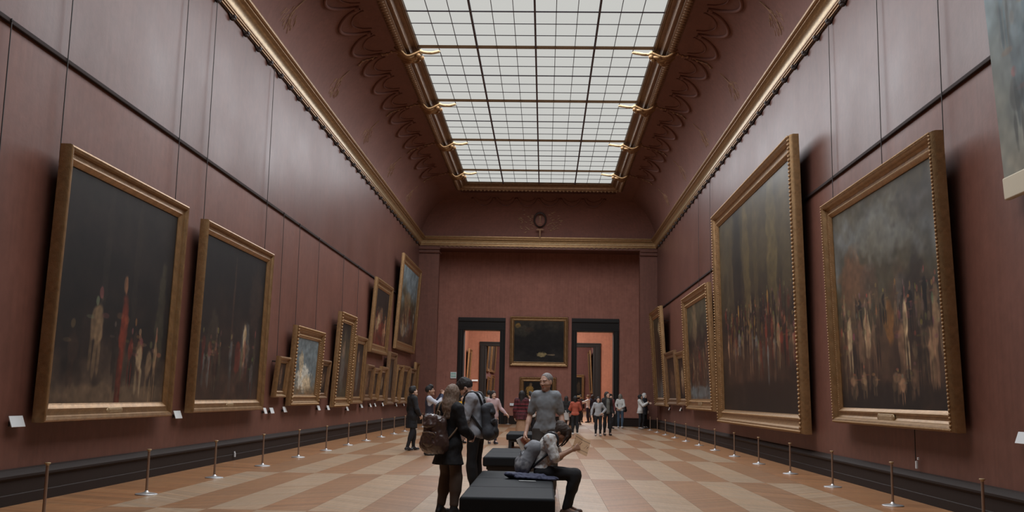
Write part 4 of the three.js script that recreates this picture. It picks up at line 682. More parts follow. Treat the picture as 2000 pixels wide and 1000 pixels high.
const SK = { fair: [0.5, 0.3, 0.22], tan: [0.36, 0.2, 0.13], light: [0.56, 0.37, 0.28], brown: [0.25, 0.13, 0.085] };
/* o: label, at [x, z], turn, h, J (joint overrides at 1.7 m), skin, build, near, head [yaw, pitch, roll], curl [left, right],
   top {c, sleeve, hem, loose, pattern, flare}, bottom {c, end | skirt}, shoe, hair [style, colour] */
function person(o) {
  const s = o.h / 1.7, J = { ...REST, ...(o.J ?? {}) }, near = o.near ?? 0, cell = near ? 0.012 : 0.018, build = o.build ?? 0.88, y0 = o.y ?? 0;
  const g = thing('person', o.label, 'person', [o.at[0], y0, o.at[1]], o.turn);
  const fit = (geo) => geo.scale(s, s, s);
  // body: torso, limbs, neck as one field; head and hands on finer grids joined to it
  const under = -0.004, b = field([...torso(J, under - 0.008, build), ...arm(J, 'L', under, 2, build), ...arm(J, 'R', under, 2, build), ...leg(J, 'L', under - 0.006), ...leg(J, 'R', under - 0.006), cap(mix(J.chest, J.neck, 0.6), mix(J.neck, J.head, 0.55), 0.06, 0.052, 0.03), cap(J.anL, J.toL, 0.036, 0.028, 0.02), cap(J.anR, J.toR, 0.036, 0.028, 0.02)], near ? 0.014 : 0.02);
  const [hy, hp, hr = 0] = o.head ?? [0, 0], hm = new THREE.Matrix4().makeRotationFromEuler(new THREE.Euler(hp, hy, hr, 'YXZ')).setPosition(...J.head);
  const parts = [b, headGeo(near ? 0.0045 : 0.008, o.beard ?? 0).clone().applyMatrix4(hm)];
  const hands = {};
  for (const [k, S] of ['L', 'R'].entries()) {
    const w = v3(J['wr' + S]), e = v3(J['el' + S]), y = e.clone().sub(w).normalize(), med = (o.palm?.[k] ? v3(o.palm[k]) : new THREE.Vector3(S === 'L' ? -1 : 1, 0, 0));
    const z = med.sub(y.clone().multiplyScalar(med.dot(y))).normalize(), x = y.clone().cross(z);
    const m = new THREE.Matrix4().makeBasis(x, y, z).setPosition(w); hands[S] = m;
    parts.push(handGeo((o.curl ?? [0.35, 0.35])[k], near ? 0.0036 : 0.006, S === 'R').clone().applyMatrix4(m));
  }
  const body = mergeGeometries(parts);
  mesh('body', fit(body), skin(SK[o.skin ?? 'fair']), g);
  // clothes
  const t = o.top, sleeve = t.sleeve ?? 1.93, loose = (t.loose ?? 0.014) * 0.8, list = [...torso(J, loose, build), ...arm(J, 'L', loose, sleeve, build), ...arm(J, 'R', loose, sleeve, build)];
  if (t.collar) list.push(cap(mix(J.chest, J.neck, 0.8), mix(J.neck, J.head, 0.25), 0.075, 0.066, 0.03));
  const hem = t.hem ?? 0.86;
  if (hem < 0.8) { const fl = t.flare ?? 0.19; list.push(cap(J.pelvis, [J.pelvis[0], hem - 0.05, J.pelvis[2] - 0.02], 0.165 * build, fl, 0.06, [1, 1, 1.18])); }
  const clip = o.seated ? (x, y, z) => Math.max(-(y - (J.pelvis[1] - 0.05)), -(y - (J.pelvis[1] + 0.04)) - (0.2 - z) * 0) : (x, y) => hem - y;
  mesh(t.name ?? 'top', fit(field(list, cell, { clip, wrinkle: t.wrinkle ?? 0.007, freq: 19, color: t.pattern, seed: o.at[0] * 3 })), cloth(t.c, t.rough), g);
  if (t.inner) mesh(t.inner.name ?? 'shirt', fit(field(torso(J, loose * 0.4, build), cell, { clip: (x, y, z) => Math.max(Math.abs(x) - t.inner.w, (t.inner.hem ?? 0.84) - y, -z), color: t.inner.pattern }).translate(0, 0, 0.03)), cloth(t.inner.c), g);
  const bt = o.bottom, up = o.seated ? null : (x, y) => y - Math.min(0.97, Math.max(hem, 0.7) + 0.08);
  if (bt.skirt) {
    const fl = bt.flare ?? 0.17;
    mesh('skirt', fit(field([cap(J.hipL, J.hipR, 0.115 * build, 0.115 * build, 0.05), cap(J.pelvis, [J.pelvis[0], bt.skirt - 0.05, J.pelvis[2]], 0.145 * build, fl, 0.05, [1, 1, 1.15])], cell, { clip: (x, y) => Math.max(bt.skirt - y, y - 1.05), wrinkle: 0.007, color: bt.pattern })), cloth(bt.c), g);
    if (bt.tights) mesh('tights', fit(field([...leg(J, 'L', 0.002), ...leg(J, 'R', 0.002)], cell, {})), cloth(bt.tights), g);
  } else {
    const lo = bt.loose ?? 0.008;
    mesh('trousers', fit(field([cap(J.hipL, J.hipR, 0.098 * build + 0.004, 0.098 * build + 0.004, 0.05), cap(J.pelvis, J.waist, 0.138 * build, 0.118 * build, 0.05, [1, 1, 1.3]), ...leg(J, 'L', lo, bt.end ?? 0.96, bt.wide ?? 1), ...leg(J, 'R', lo, bt.end ?? 0.96, bt.wide ?? 1)], cell, { clip: up, wrinkle: 0.005, freq: 11, seed: 5, color: bt.pattern })), cloth(bt.c), g);
  }
  for (const S of ['L', 'R']) {
    const a = J['an' + S], to = J['to' + S], dir = v3(to).sub(v3(a)).setY(0).normalize(), heel = [a[0] - dir.x * 0.035, to[1] + 0.012, a[2] - dir.z * 0.035];
    const sh = mesh('shoe', fit(field([cap(heel, to, 0.043, 0.037, 0.02, [1, 0.95, 1]), cap(mix(a, to, 0.05), mix(heel, to, 0.45), 0.044, 0.044, 0.03), ...(o.boot ? [cap(a, addv(a, [0, 0.05, 0]), 0.047, 0.045, 0.03)] : [])], near ? 0.009 : 0.014, { clip: (x, y) => (to[1] - 0.035) - y + 0.002 })), cloth(o.shoe ?? [0.015, 0.015, 0.016], 0.5), g);
    if (o.sole) mesh('sole', fit(field([cap(heel, to, 0.046, 0.04, 0.02)], near ? 0.009 : 0.012, { clip: (x, y) => Math.max(y - to[1] + 0.008, (to[1] - 0.035) - y) })), cloth(o.sole, 0.6), sh);
  }
  if (o.hair) {
    const hg = field(hairPrims(o.hair[0]), near ? 0.006 : 0.01, { wrinkle: o.hair[0] === 'shaved' ? 0 : 0.005, freq: 34, color: (x, y, z) => { const k = 0.85 + 0.55 * noise.noise(x * 110 + 3, y * 14, z * 110); return [k, k, k]; } });
    if (o.hair[2]) { hg.translate(0, 0, o.hair[2]); }
    mesh('hair', fit(hg.applyMatrix4(hm)), hairMat(o.hair[1]), g);
  }
  g.updateMatrixWorld(true);
  return { g, s, J, hands, hm, world: (p) => g.localToWorld(v3(p).multiplyScalar(s)) };
}
// strap or lace following points in a person's own axes
const strapGeo = (pts, r, flat = 0.35) => { const t = tube(pts, r, 28, 8); return t; };
// ---------------------------------------------------------------- backpack worn on a person: a thing of its own
function backpack(who, label, mat, { w = 0.3, h = 0.42, d = 0.16, dy = 0, dx = 0, back = 0.17, pitch = 0, droop = 0, pocketMat = mat, trim = M.benchBase, tagMark = false, strap = 0.016, seed = 1, color, base }) {
  const g = new THREE.Group(); g.name = numbered('backpack'); g.userData = { label, category: 'backpack' }; scene.add(g);
  const c = mix(who.J.chest, who.J.waist, 0.45), at = who.world([c[0] + dx, c[1] + dy, c[2] - back - d * 0.5]);
  g.position.copy(at); g.rotation.order = 'YXZ'; g.rotation.y = who.g.rotation.y; g.rotation.x = pitch;
  const cell = 0.009, W = w / 2, H = h / 2, D = d / 2;
  const shell = field([cap([-W + 0.07, -H + 0.08, 0], [W - 0.07, -H + 0.08, 0], D, D, 0.06), cap([-W + 0.07, -H + 0.08, 0], [-W + 0.09, H - 0.1, 0.01], D, D * 0.8, 0.08), cap([W - 0.07, -H + 0.08, 0], [W - 0.09, H - 0.1, 0.01], D, D * 0.8, 0.08), cap([0, -H + 0.08, 0], [0, H - 0.08, 0.01], D * 1.05, D * 0.85, 0.08), cap([-W + 0.1, H - 0.09, 0.01], [W - 0.1, H - 0.09, 0.01], D * 0.8, D * 0.8, 0.06)], cell, { wrinkle: 0.004 + droop, freq: 16, seed, color, clip: (x, y, z) => z - D * 0.85 });
  mesh('shell', shell, mat, g);
  const pk = mesh('front_pocket', field([cap([-W + 0.1, -H + 0.1, -D * 0.8], [W - 0.1, -H + 0.1, -D * 0.8], 0.05, 0.05, 0.04), cap([-W + 0.1, -H * 0.1, -D * 0.75], [W - 0.1, -H * 0.1, -D * 0.75], 0.045, 0.045, 0.05), cap([0, -H + 0.1, -D * 0.85], [0, -H * 0.1, -D * 0.8], 0.06, 0.05, 0.05)], cell, { wrinkle: 0.004 + droop, freq: 18, seed: seed + 4, color }), pocketMat, g);
  mesh('zip', tube([[-W + 0.07, -H * 0.1, -D * 1.02], [-W * 0.5, H * 0.02, -D * 1.32], [0, H * 0.04, -D * 1.38], [W * 0.5, H * 0.02, -D * 1.32], [W - 0.07, -H * 0.1, -D * 1.02]], 0.005, 24, 5), trim, pk);
  mesh('top_flap', field([cap([-W + 0.09, H - 0.07, -0.01], [W - 0.09, H - 0.07, -0.01], D * 0.72, D * 0.72, 0.05), cap([-W + 0.1, H * 0.45, -D * 0.85], [W - 0.1, H * 0.45, -D * 0.85], 0.028, 0.028, 0.05), cap([0, H - 0.07, -D * 0.4], [0, H * 0.4, -D * 0.95], 0.06, 0.03, 0.06)], cell, { wrinkle: 0.004 + droop, seed: seed + 9, color, clip: (x, y, z) => z - D * 0.8 }), mat, g);
  mesh('haul_loop', tube([[-0.03, H - 0.02, D * 0.5], [-0.02, H + 0.05, D * 0.6], [0.02, H + 0.05, D * 0.6], [0.03, H - 0.02, D * 0.5]], 0.008, 14, 6), trim, g);
  const inv = new THREE.Matrix4().copy(g.matrixWorld); g.updateMatrixWorld(true); inv.copy(g.matrixWorld).invert();
  for (const S of ['L', 'R']) {
    const sg = S === 'L' ? 1 : -1, sh = mix(who.J['sh' + S], who.J.neck, 0.42), ch = who.J.chest, wa = who.J.waist, lift = 0.075 * 1.0;
    const pts = [[sg * 0.06, H - 0.05, D * 0.7], null, null, null, null, [sg * (W - 0.06), -H + 0.1, D * 0.8]];
    const put = (p) => who.world(p).applyMatrix4(inv).toArray();
    pts[1] = put([sh[0], sh[1] + lift, sh[2] - 0.06]); pts[2] = put([sh[0] * 1.05, sh[1] + lift * 0.75, sh[2] + 0.07]); pts[3] = put([sh[0] * 1.15, (sh[1] + ch[1]) / 2 - 0.03, ch[2] + 0.125]); pts[4] = put([sg * 0.175, (ch[1] + wa[1]) / 2 - 0.02, ch[2] - 0.02]);
    mesh('shoulder_strap', strapGeo(pts, strap), base ?? trim, g);
  }
  if (tagMark) mesh('badge', merge([rbox(0.028, 0.05, 0.006, 0.003, 1).translate(-W * 0.2, H * 0.1, -D * 1.25)]), M.white, g);
  return g;
}

// ---------------------------------------------------------------- the visitors
const HAIR = { black: [0.012, 0.01, 0.01], brown: [0.045, 0.028, 0.02], light: [0.2, 0.135, 0.095], grey: [0.3, 0.29, 0.27], white: [0.6, 0.6, 0.58], dark: [0.022, 0.016, 0.014], stub: [0.26, 0.24, 0.23] };
const BLACK = [0.009, 0.009, 0.011], NAVY = [0.014, 0.017, 0.035];
// near couple
const woman = person({ label: 'woman seen from behind in black coat and brown trousers, brown backpack on her back', at: [-1.2, -12.9], turn: 2.45, h: 1.63, near: 1, skin: 'fair', head: [0.35, 0.25], curl: [0.6, 0.6], boot: true,
  J: { head: [0, 1.575, 0.04], shL: [0.16, 1.385, -0.01], knL: [0.1, 0.5, 0.06], anL: [0.1, 0.09, -0.04], knR: [-0.115, 0.5, 0.03], anR: [-0.14, 0.09, -0.03], toR: [-0.18, 0.035, 0.12], hipL: [0.085, 0.92, 0], elL: [0.24, 1.12, 0.04], wrL: [0.14, 1.04, 0.26], elR: [-0.24, 1.12, 0.02], wrR: [-0.15, 1.02, 0.26] },
  top: { name: 'coat', c: BLACK, hem: 0.66, loose: 0.034, flare: 0.245, collar: true, wrinkle: 0.008 }, bottom: { c: [0.07, 0.044, 0.031], end: 0.84, loose: 0.02 }, hair: ['longer', HAIR.light] });
const leatherBrown = new THREE.MeshPhysicalMaterial({ name: 'brown_leather', color: lin(0.06, 0.034, 0.028), roughness: 0.34, clearcoat: 0.3, clearcoatRoughness: 0.3, vertexColors: true });
backpack(woman, 'crumpled brown leather backpack worn by the woman in the black coat', leatherBrown, { w: 0.36, h: 0.44, d: 0.19, dy: -0.12, dx: 0.05, back: 0.14, droop: 0.009, trim: new THREE.MeshStandardMaterial({ name: 'beige_strap', color: lin(0.2, 0.13, 0.08), roughness: 0.6 }), strap: 0.012, seed: 3 });
const man = person({ label: 'bearded man in pale grey shirt bending his head, dark backpack on his back', at: [-0.98, -14.65], turn: -1.85, h: 1.8, near: 1, skin: 'fair', beard: 0.25, head: [0.15, 0.75], curl: [0.7, 0.7], build: 0.95,
  J: { chest: [0, 1.27, 0.03], neck: [0, 1.4, 0.06], head: [0, 1.515, 0.16], shL: [0.17, 1.37, 0.02], shR: [-0.17, 1.37, 0.02], elL: [0.225, 1.1, 0.08], elR: [-0.225, 1.1, 0.08], wrL: [0.12, 1.1, 0.33], wrR: [-0.1, 1.08, 0.33], knL: [0.1, 0.5, 0.02], anL: [0.1, 0.09, -0.03], toL: [0.14, 0.035, 0.11] },
  top: { name: 'shirt', c: [0.31, 0.32, 0.35], loose: 0.024, wrinkle: 0.009, collar: true, hem: 0.84 }, bottom: { c: BLACK }, hair: ['short', HAIR.dark] });
backpack(man, 'flat charcoal backpack worn by the bearded man', cloth([0.03, 0.034, 0.042], 0.7), { w: 0.34, h: 0.52, d: 0.15, dy: -0.1, back: 0.13, pitch: 0.12, pocketMat: cloth([0.014, 0.015, 0.018], 0.75), strap: 0.018, seed: 8 });
{ // bundled jacket over the man's forearm
  const c = man.world([0.02, 1.02, 0.3]);
  tag(mesh('jacket', field([cap([-0.16, 0.02, 0], [0.16, 0.04, 0], 0.06, 0.055, 0.05), cap([-0.12, 0, 0], [-0.1, -0.3, 0.01], 0.075, 0.06, 0.05, [1, 1, 1.5]), cap([0.1, 0.02, 0], [0.1, -0.32, 0], 0.08, 0.06, 0.05, [1, 1, 1.5]), cap([0, 0, 0.02], [0, -0.24, 0.02], 0.08, 0.07, 0.05, [1, 1, 1.5])], 0.01, { wrinkle: 0.018, freq: 13 }), cloth([0.035, 0.042, 0.06], 0.8), scene), 'dark blue folded jacket held between the couple', 'jacket').position.copy(c);
  scene.children.at(-1).rotation.y = -1.85;
}
// bald man walking towards us
const bald = person({ label: 'bald man in grey T-shirt walking towards the camera, holding papers', at: [0.03, -15.6], turn: -0.12, h: 1.86, near: 1, skin: 'fair', build: 0.88, beard: 0.62, head: [-0.55, 0.12], curl: [0.5, 0.9],
  J: { shL: [0.15, 1.385, -0.01], shR: [-0.15, 1.385, -0.01], elL: [0.215, 1.11, -0.05], wrL: [0.25, 0.88, 0.06], elR: [-0.235, 1.1, -0.04], wrR: [-0.27, 0.86, 0.1], knL: [0.1, 0.5, 0.08], anL: [0.1, 0.1, -0.06], toL: [0.11, 0.04, 0.1], knR: [-0.1, 0.5, 0.1], anR: [-0.1, 0.09, 0.12], toR: [-0.11, 0.035, 0.26] },
  top: { name: 't_shirt', c: [0.2, 0.215, 0.23], sleeve: 0.75, loose: 0.013, wrinkle: 0.008, hem: 0.86 }, bottom: { c: [0.05, 0.042, 0.036], loose: 0.018 }, hair: ['shaved', HAIR.stub] });
{
  const p = bald.world([-0.32, 0.78, 0.15]), g = new THREE.Group(); g.name = numbered('folded_papers'); g.userData = { label: 'white and red folded papers in the bald man\'s right hand', category: 'papers' }; scene.add(g);
  g.position.copy(p); g.rotation.set(0.15, 0.35, 0.45);
  mesh('white_sheet', rbox(0.11, 0.2, 0.006, 0.002, 1).translate(-0.02, -0.06, 0), M.white, g);
  mesh('red_leaflet', rbox(0.1, 0.22, 0.01, 0.002, 1).rotateZ(0.25).translate(0.05, -0.08, 0.014), new THREE.MeshStandardMaterial({ name: 'red_card', color: lin(0.22, 0.07, 0.05), roughness: 0.6 }), g);
}
// seated woman
const flowers = (x, y, z) => { const n = noise.noise(x * 26, y * 22, z * 26); return n > 0.3 ? [0.75, 0.55, 0.45] : n < -0.38 ? [0.7, 0.66, 0.6] : [1, 1, 1]; };
const seated = person({ label: 'woman in a white top seated on the nearest bench, bent over a leaflet', at: [-0.03, -13.25], turn: 1.5, h: 1.66, near: 1, skin: 'tan', seated: true, head: [-0.25, 0.85], curl: [0.75, 0.75],
  J: { pelvis: [0, 0.56, 0], waist: [0, 0.7, 0.02], chest: [0, 0.88, 0.09], neck: [0, 1.0, 0.17], head: [0, 1.065, 0.265], shL: [0.165, 0.975, 0.12], shR: [-0.165, 0.975, 0.12], elL: [0.21, 0.74, 0.22], elR: [-0.22, 0.74, 0.2], wrL: [0.1, 0.87, 0.43], wrR: [-0.08, 0.86, 0.43], hipL: [0.09, 0.545, 0.02], hipR: [-0.09, 0.545, 0.02], knL: [0.1, 0.53, 0.46], knR: [-0.11, 0.53, 0.47], anL: [0.1, 0.09, 0.36], anR: [-0.11, 0.09, 0.34], toL: [0.12, 0.035, 0.52], toR: [-0.13, 0.035, 0.5] },
  top: { name: 'blouse', c: [0.56, 0.56, 0.55], sleeve: 0.95, loose: 0.028, wrinkle: 0.011, pattern: flowers }, bottom: { c: BLACK, loose: 0.014 }, shoe: [0.12, 0.07, 0.05], hair: ['fringe', HAIR.brown] });
const greyCloth = cloth([0.17, 0.175, 0.19], 0.75), camo = (x, y, z) => { const n = noise.noise(x * 20 + 9, y * 20, z * 20); return y < -0.03 ? (n > 0.1 ? [1.25, 1.2, 1.15] : n < -0.2 ? [0.5, 0.48, 0.5] : [0.8, 0.78, 0.78]) : [1, 1, 1]; };
backpack(seated, 'grey patterned backpack on the seated woman', greyCloth, { w: 0.32, h: 0.44, d: 0.2, dy: -0.06, back: 0.11, pitch: 0.5, trim: cloth([0.02, 0.02, 0.024]), base: cloth([0.02, 0.02, 0.024]), tagMark: true, strap: 0.015, seed: 14, color: camo });
{
  const p = seated.world([0.0, 0.915, 0.53]), g = new THREE.Group(); g.name = numbered('leaflet'); g.userData = { label: 'beige printed map leaflet in the seated woman\'s hands', category: 'leaflet' }; scene.add(g);
  g.position.copy(p); g.rotation.order = 'YXZ'; g.rotation.set(-0.35, 0.55, -0.5);
  const tex = dataTex(96, 128, (u, v) => { const line = Math.abs(v - 0.2) < 0.015 || Math.abs(v - 0.82) < 0.02, plan = v > 0.35 && v < 0.7 && Math.abs(tileNoise(u, v, 6, 44) - 0.5) < 0.06; return plan ? [0.42, 0.28, 0.24] : line ? [0.5, 0.4, 0.32] : [0.8, 0.66, 0.52]; });
  const card = new THREE.MeshStandardMaterial({ name: 'printed_paper', map: tex, roughness: 0.7 });
  mesh('left_page', rbox(0.115, 0.23, 0.003, 0.001, 1).rotateY(0.12).translate(-0.057, 0, 0.007), card, g);
  mesh('right_page', rbox(0.115, 0.23, 0.003, 0.001, 1).rotateY(-0.12).translate(0.057, 0, 0.007), card, g);
}
// things on the nearest bench
{
  tag(mesh('blue_jacket', field([cap([-0.3, 0.06, 0.0], [0.12, 0.05, 0.12], 0.06, 0.06, 0.05, [1, 2, 1]), cap([-0.15, 0.03, 0.08], [0.26, 0.02, 0.2], 0.07, 0.05, 0.05, [1, 2.6, 1]), cap([-0.25, 0.03, -0.08], [0.1, 0.04, -0.05], 0.08, 0.07, 0.06, [1, 2.2, 1]), cap([0.05, 0.03, 0.12], [0.27, 0.02, 0.06], 0.07, 0.07, 0.05, [1, 2.4, 1])], 0.008, { wrinkle: 0.014, freq: 22, clip: (x, y) => 0.003 - y }), cloth([0.04, 0.045, 0.085], 0.8), scene), 'dark blue jacket lying on the bench beside the seated woman', 'jacket').position.set(-0.14, 0.458, -13.02);
  const pen = mesh('pen', merge([new THREE.CylinderGeometry(0.007, 0.007, 0.2, 8).rotateZ(Math.PI / 2), new THREE.ConeGeometry(0.007, 0.02, 8).rotateZ(-Math.PI / 2).translate(0.11, 0, 0)]), M.white, scene); tag(pen, 'white pencil lying on the nearest bench', 'pencil'); pen.position.set(-0.2, 0.468, -12.62); pen.rotation.y = -0.1;
}
// left group
person({ label: 'man in a long black coat looking up at the left wall', at: [-3.58, -27.4], turn: 2.1, h: 1.7, skin: 'light', head: [0, -0.3], curl: [0.5, 0.5],
  J: { knL: [0.1, 0.5, 0.1], anL: [0.1, 0.1, 0.1], toL: [0.11, 0.04, 0.25], anR: [-0.1, 0.1, -0.16], knR: [-0.1, 0.5, -0.03], toR: [-0.11, 0.04, -0.02], elR: [-0.24, 1.12, 0.02], wrR: [-0.2, 0.95, 0.14] },
  top: { name: 'coat', c: BLACK, hem: 0.6, loose: 0.03, flare: 0.19, collar: true }, bottom: { c: BLACK }, sole: [0.5, 0.5, 0.5], hair: ['short', HAIR.black] });
person({ label: 'man in navy and white striped top raising his arms to take a photo', at: [-2.9, -25.4], turn: 1.75, h: 1.72, skin: 'tan', head: [-0.2, -0.2], curl: [0.7, 0.7],
  J: { elL: [0.2, 1.3, 0.2], wrL: [0.08, 1.52, 0.3], elR: [-0.2, 1.26, 0.22], wrR: [-0.06, 1.5, 0.32] },
  top: { name: 'jumper', c: [0.5, 0.52, 0.56], pattern: (x, y) => y > 1.2 ? (Math.abs(x) < 0.15 ? [0.07, 0.08, 0.14] : [0.9, 0.9, 0.95]) : y < 1.05 && (y * 22 % 1) < 0.5 ? [1, 1, 1] : [0.06, 0.06, 0.09] }, bottom: { c: NAVY }, hair: ['quiff', HAIR.black] });
person({ label: 'person in a bright yellow jacket between the couple', at: [-2.62, -32.2], turn: 0.4, h: 1.52, skin: 'light', top: { name: 'jacket', c: [0.62, 0.33, 0.02], loose: 0.026, collar: true }, bottom: { c: NAVY }, hair: ['long', HAIR.black], curl: [0.5, 0.5], J: { wrL: [0.08, 1.02, 0.22], wrR: [-0.08, 1.04, 0.22] } });
person({ label: 'woman in a long pink cardigan reaching out one hand, beside the bearded man', at: [-1.62, -32], turn: 0.35, h: 1.66, skin: 'light', head: [0.25, 0.05], curl: [0.2, 0.4], J: { elL: [0.26, 1.14, 0.02], wrL: [0.4, 0.98, 0.14] },
  top: { name: 'cardigan', c: [0.42, 0.29, 0.29], hem: 0.72, loose: 0.024, flare: 0.19 }, bottom: { c: [0.03, 0.04, 0.07], end: 0.85 }, shoe: [0.02, 0.02, 0.03], sole: [0.55, 0.55, 0.55], hair: ['long', HAIR.dark] });
person({ label: 'dark haired person in a pale top far behind the pink cardigan', at: [-2.25, -41], turn: 2.8, h: 1.7, skin: 'light', top: { c: [0.4, 0.38, 0.36] }, bottom: { c: BLACK }, hair: ['short', HAIR.black] });
// centre group
const plaid = (x, y, z) => { const a = ((y * 9 + 10) % 1) < 0.2, b = ((x + z) * 8 + 20) % 1 < 0.2, c = ((y * 9 + 10.5) % 1) < 0.07; return c ? [3, 2.6, 2.6] : a ? [0.25, 0.2, 0.25] : b ? [0.5, 0.4, 0.45] : [1, 1, 1]; };
person({ label: 'woman wrapped in a red plaid shawl seen from behind', at: [-0.72, -32.5], turn: 3.0, h: 1.68, skin: 'light', top: { name: 'shawl', c: [0.075, 0.012, 0.016], hem: 0.78, loose: 0.045, flare: 0.2, pattern: plaid, collar: true }, bottom: { c: [0.34, 0.2, 0.12], skirt: 0.4, flare: 0.2 }, hair: ['long', HAIR.black] });
person({ label: 'dark haired person in a white top beside the plaid shawl', at: [-0.43, -33.6], turn: -2.4, h: 1.64, skin: 'light', top: { c: [0.6, 0.6, 0.6], sleeve: 0.9 }, bottom: { c: BLACK }, hair: ['quiff', HAIR.black] });
person({ label: 'woman in black jacket and pale grey skirt, back turned', at: [1.02, -46.5], turn: 2.9, h: 1.56, skin: 'light', top: { name: 'jacket', c: [0.012, 0.012, 0.013], loose: 0.022 }, bottom: { c: [0.4, 0.38, 0.36], skirt: 0.52 }, shoe: [0.5, 0.48, 0.46], hair: ['long', HAIR.dark], J: { anR: [-0.1, 0.14, -0.12], knR: [-0.1, 0.5, 0.06] } });
person({ label: 'woman in an orange-red top and black trousers, back turned', at: [1.27, -41.2], turn: 3.1, h: 1.56, skin: 'tan', top: { c: [0.36, 0.08, 0.045], loose: 0.02 }, bottom: { c: BLACK, end: 0.9 }, shoe: [0.5, 0.47, 0.44], hair: ['bob', HAIR.black], J: { elL: [0.25, 1.14, 0.02], wrL: [0.1, 1.06, 0.22], elR: [-0.25, 1.14, 0.02], wrR: [-0.1, 1.06, 0.22] } });
person({ label: 'girl in a grey cardigan with hand on hip, facing us', at: [2.17, -40.6], turn: 0.05, h: 1.55, skin: 'light', top: { name: 'cardigan', c: [0.3, 0.31, 0.32], loose: 0.02 }, bottom: { c: BLACK }, shoe: [0.3, 0.27, 0.25], hair: ['longer', HAIR.dark], J: { elL: [0.33, 1.16, -0.04], wrL: [0.18, 1.0, 0.07], wrR: [-0.3, 0.9, 0.03], elR: [-0.27, 1.13, -0.02] } });
person({ label: 'tall woman in an open dark jacket standing beside the girl', at: [2.58, -41.5], turn: 0.35, h: 1.76, skin: 'light', head: [0.35, -0.1], top: { name: 'jacket', c: [0.016, 0.015, 0.016], loose: 0.026, hem: 0.84, inner: { name: 'blouse', c: [0.11, 0.11, 0.095], w: 0.07 } }, bottom: { c: BLACK }, shoe: [0.03, 0.02, 0.02], hair: ['longer', HAIR.dark], J: { anL: [0.13, 0.09, 0.02], knL: [0.12, 0.5, 0.05] } });
person({ label: 'person in a dark red top half hidden behind the tall woman', at: [3.35, -51], turn: 0.3, h: 1.7, skin: 'light', top: { c: [0.16, 0.045, 0.045] }, bottom: { c: BLACK }, hair: ['short', HAIR.black] });
// right group
const jeans = person({ label: 'grey haired woman in white top and blue jeans, hands behind her back', at: [3.93, -52.2], turn: 2.75, h: 1.72, skin: 'light', top: { c: [0.5, 0.5, 0.48], sleeve: 1.4, loose: 0.022 }, bottom: { c: [0.05, 0.08, 0.12], wide: 1.05 }, shoe: [0.5, 0.5, 0.5], hair: ['bob', [0.2, 0.18, 0.15]], J: { elL: [0.24, 1.12, -0.1], wrL: [0.06, 0.98, -0.2], elR: [-0.24, 1.12, -0.1], wrR: [-0.05, 0.96, -0.2] } });
{
  const p = jeans.world([-0.25, 0.98, 0.02]), g = new THREE.Group(); g.name = numbered('shoulder_bag'); g.userData = { label: 'black shoulder bag on the woman in blue jeans', category: 'bag' }; scene.add(g); g.position.copy(p); g.rotation.y = 2.75;
  mesh('pouch', field([cap([0, -0.08, -0.1], [0, -0.08, 0.1], 0.09, 0.09, 0.05, [1.4, 1, 1]), cap([0, 0.05, -0.08], [0, 0.05, 0.08], 0.07, 0.07, 0.05, [1.5, 1, 1])], 0.014, { wrinkle: 0.008 }), cloth(BLACK, 0.6), g);
  mesh('strap', tube([[0, 0.08, -0.1], [0.12, 0.35, -0.1], [0.42, 0.5, -0.03], [0.3, 0.34, 0.13], [0.05, 0.1, 0.1]], 0.012, 24, 6), cloth(BLACK, 0.6), g);
}
const photographer = person({ label: 'dark haired woman in a white blouse holding up a phone at the right wall', at: [4.86, -51.2], turn: 1.25, h: 1.72, skin: 'tan', head: [0, -0.15], curl: [0.7, 0.7], top: { name: 'blouse', c: [0.55, 0.55, 0.53], hem: 0.78, loose: 0.035, flare: 0.2 }, bottom: { c: BLACK }, shoe: [0.25, 0.22, 0.2], hair: ['bob', HAIR.black], J: { elL: [0.2, 1.18, 0.18], wrL: [0.06, 1.32, 0.38], elR: [-0.2, 1.16, 0.18], wrR: [-0.06, 1.31, 0.38] } });
{ const p = photographer.world([0, 1.4, 0.44]); const ph = mesh('phone', rbox(0.15, 0.08, 0.012, 0.006), M.benchBase, scene); tag(ph, 'black phone held up by the woman in the white blouse', 'phone'); ph.position.copy(p); ph.rotation.y = 1.25; }
person({ label: 'white haired person in dark coat by the right pilaster', at: [5.2, -52.55], turn: 1.0, h: 1.8, skin: 'light', top: { name: 'coat', c: [0.02, 0.022, 0.028], hem: 0.66, loose: 0.026, collar: true }, bottom: { c: BLACK }, hair: ['bob', HAIR.white], J: { elR: [-0.22, 1.15, 0.1], wrR: [-0.1, 1.2, 0.3] } });
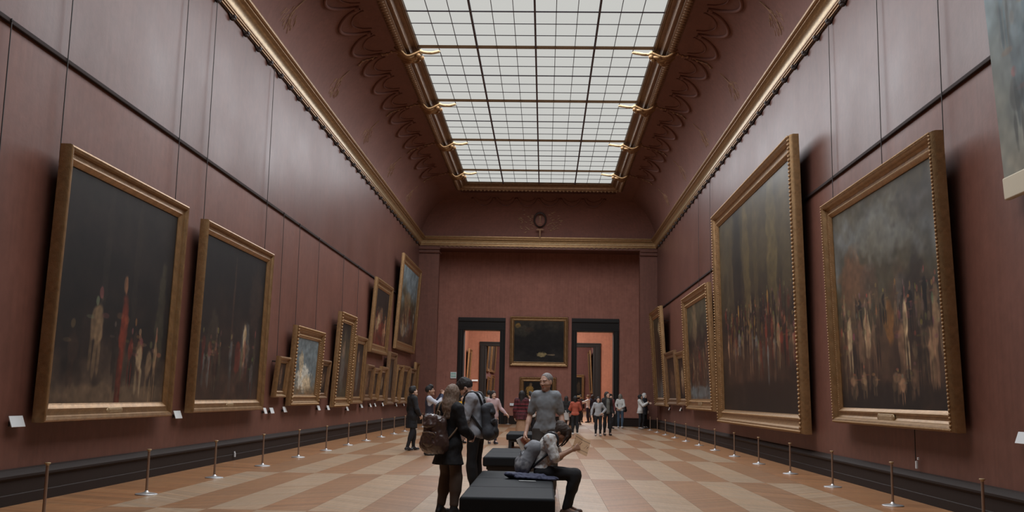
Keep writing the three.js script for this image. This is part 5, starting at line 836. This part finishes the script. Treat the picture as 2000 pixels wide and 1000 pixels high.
// in and beyond the right door
const hatted = person({ label: 'person in a straw hat at the right far door', at: [1.95, -57.2], turn: 2.8, h: 1.58, skin: 'tan', top: { c: [0.14, 0.04, 0.035] }, bottom: { c: BLACK }, hair: ['short', HAIR.dark] });
{ const p = hatted.world([0, 1.66, 0.01]), g = new THREE.Group(); g.name = numbered('straw_hat'); g.userData = { label: 'straw hat on the person at the right far door', category: 'hat' }; scene.add(g); g.position.copy(p);
  const straw = new THREE.MeshStandardMaterial({ name: 'straw', color: lin(0.5, 0.36, 0.18), roughness: 0.8 });
  mesh('brim', new THREE.LatheGeometry([[0.09, 0], [0.18, -0.012], [0.185, -0.006], [0.1, 0.012]].map((q) => new THREE.Vector2(...q)), 20), straw, g);
  mesh('crown', new THREE.LatheGeometry([[0.1, 0], [0.098, 0.06], [0.08, 0.09], [0, 0.095]].map((q) => new THREE.Vector2(...q)), 20), straw, g);
  mesh('ribbon', new THREE.CylinderGeometry(0.102, 0.104, 0.025, 20, 1, true).translate(0, 0.014, 0), M.benchBase, g); }
person({ label: 'person in a white shirt stretching out an arm beyond the right door', at: [2.72, -62.5], turn: -1.9, h: 1.66, skin: 'light', top: { c: [0.6, 0.6, 0.6], sleeve: 1.6 }, bottom: { c: NAVY }, hair: ['short', [0.2, 0.12, 0.06]], J: { elL: [0.32, 1.3, 0.18], wrL: [0.3, 1.26, 0.42], elR: [-0.3, 1.3, 0.16], wrR: [-0.26, 1.22, 0.36] } });
person({ label: 'person all in black left of the white shirt beyond the right door', at: [2.28, -63.5], turn: 2.9, h: 1.66, skin: 'light', top: { c: BLACK, loose: 0.024 }, bottom: { c: BLACK }, hair: ['short', HAIR.dark] });
person({ label: 'person in navy right of the white shirt beyond the right door', at: [3.05, -64], turn: 3.3, h: 1.7, skin: 'light', top: { c: NAVY, loose: 0.024 }, bottom: { c: BLACK }, hair: ['bob', HAIR.dark] });

// ---------------------------------------------------------------- shadows on everything, then hand over
scene.traverse((o) => { if (o.isMesh) { o.castShadow = true; o.receiveShadow = true; } });
renderer.render(scene, camera);
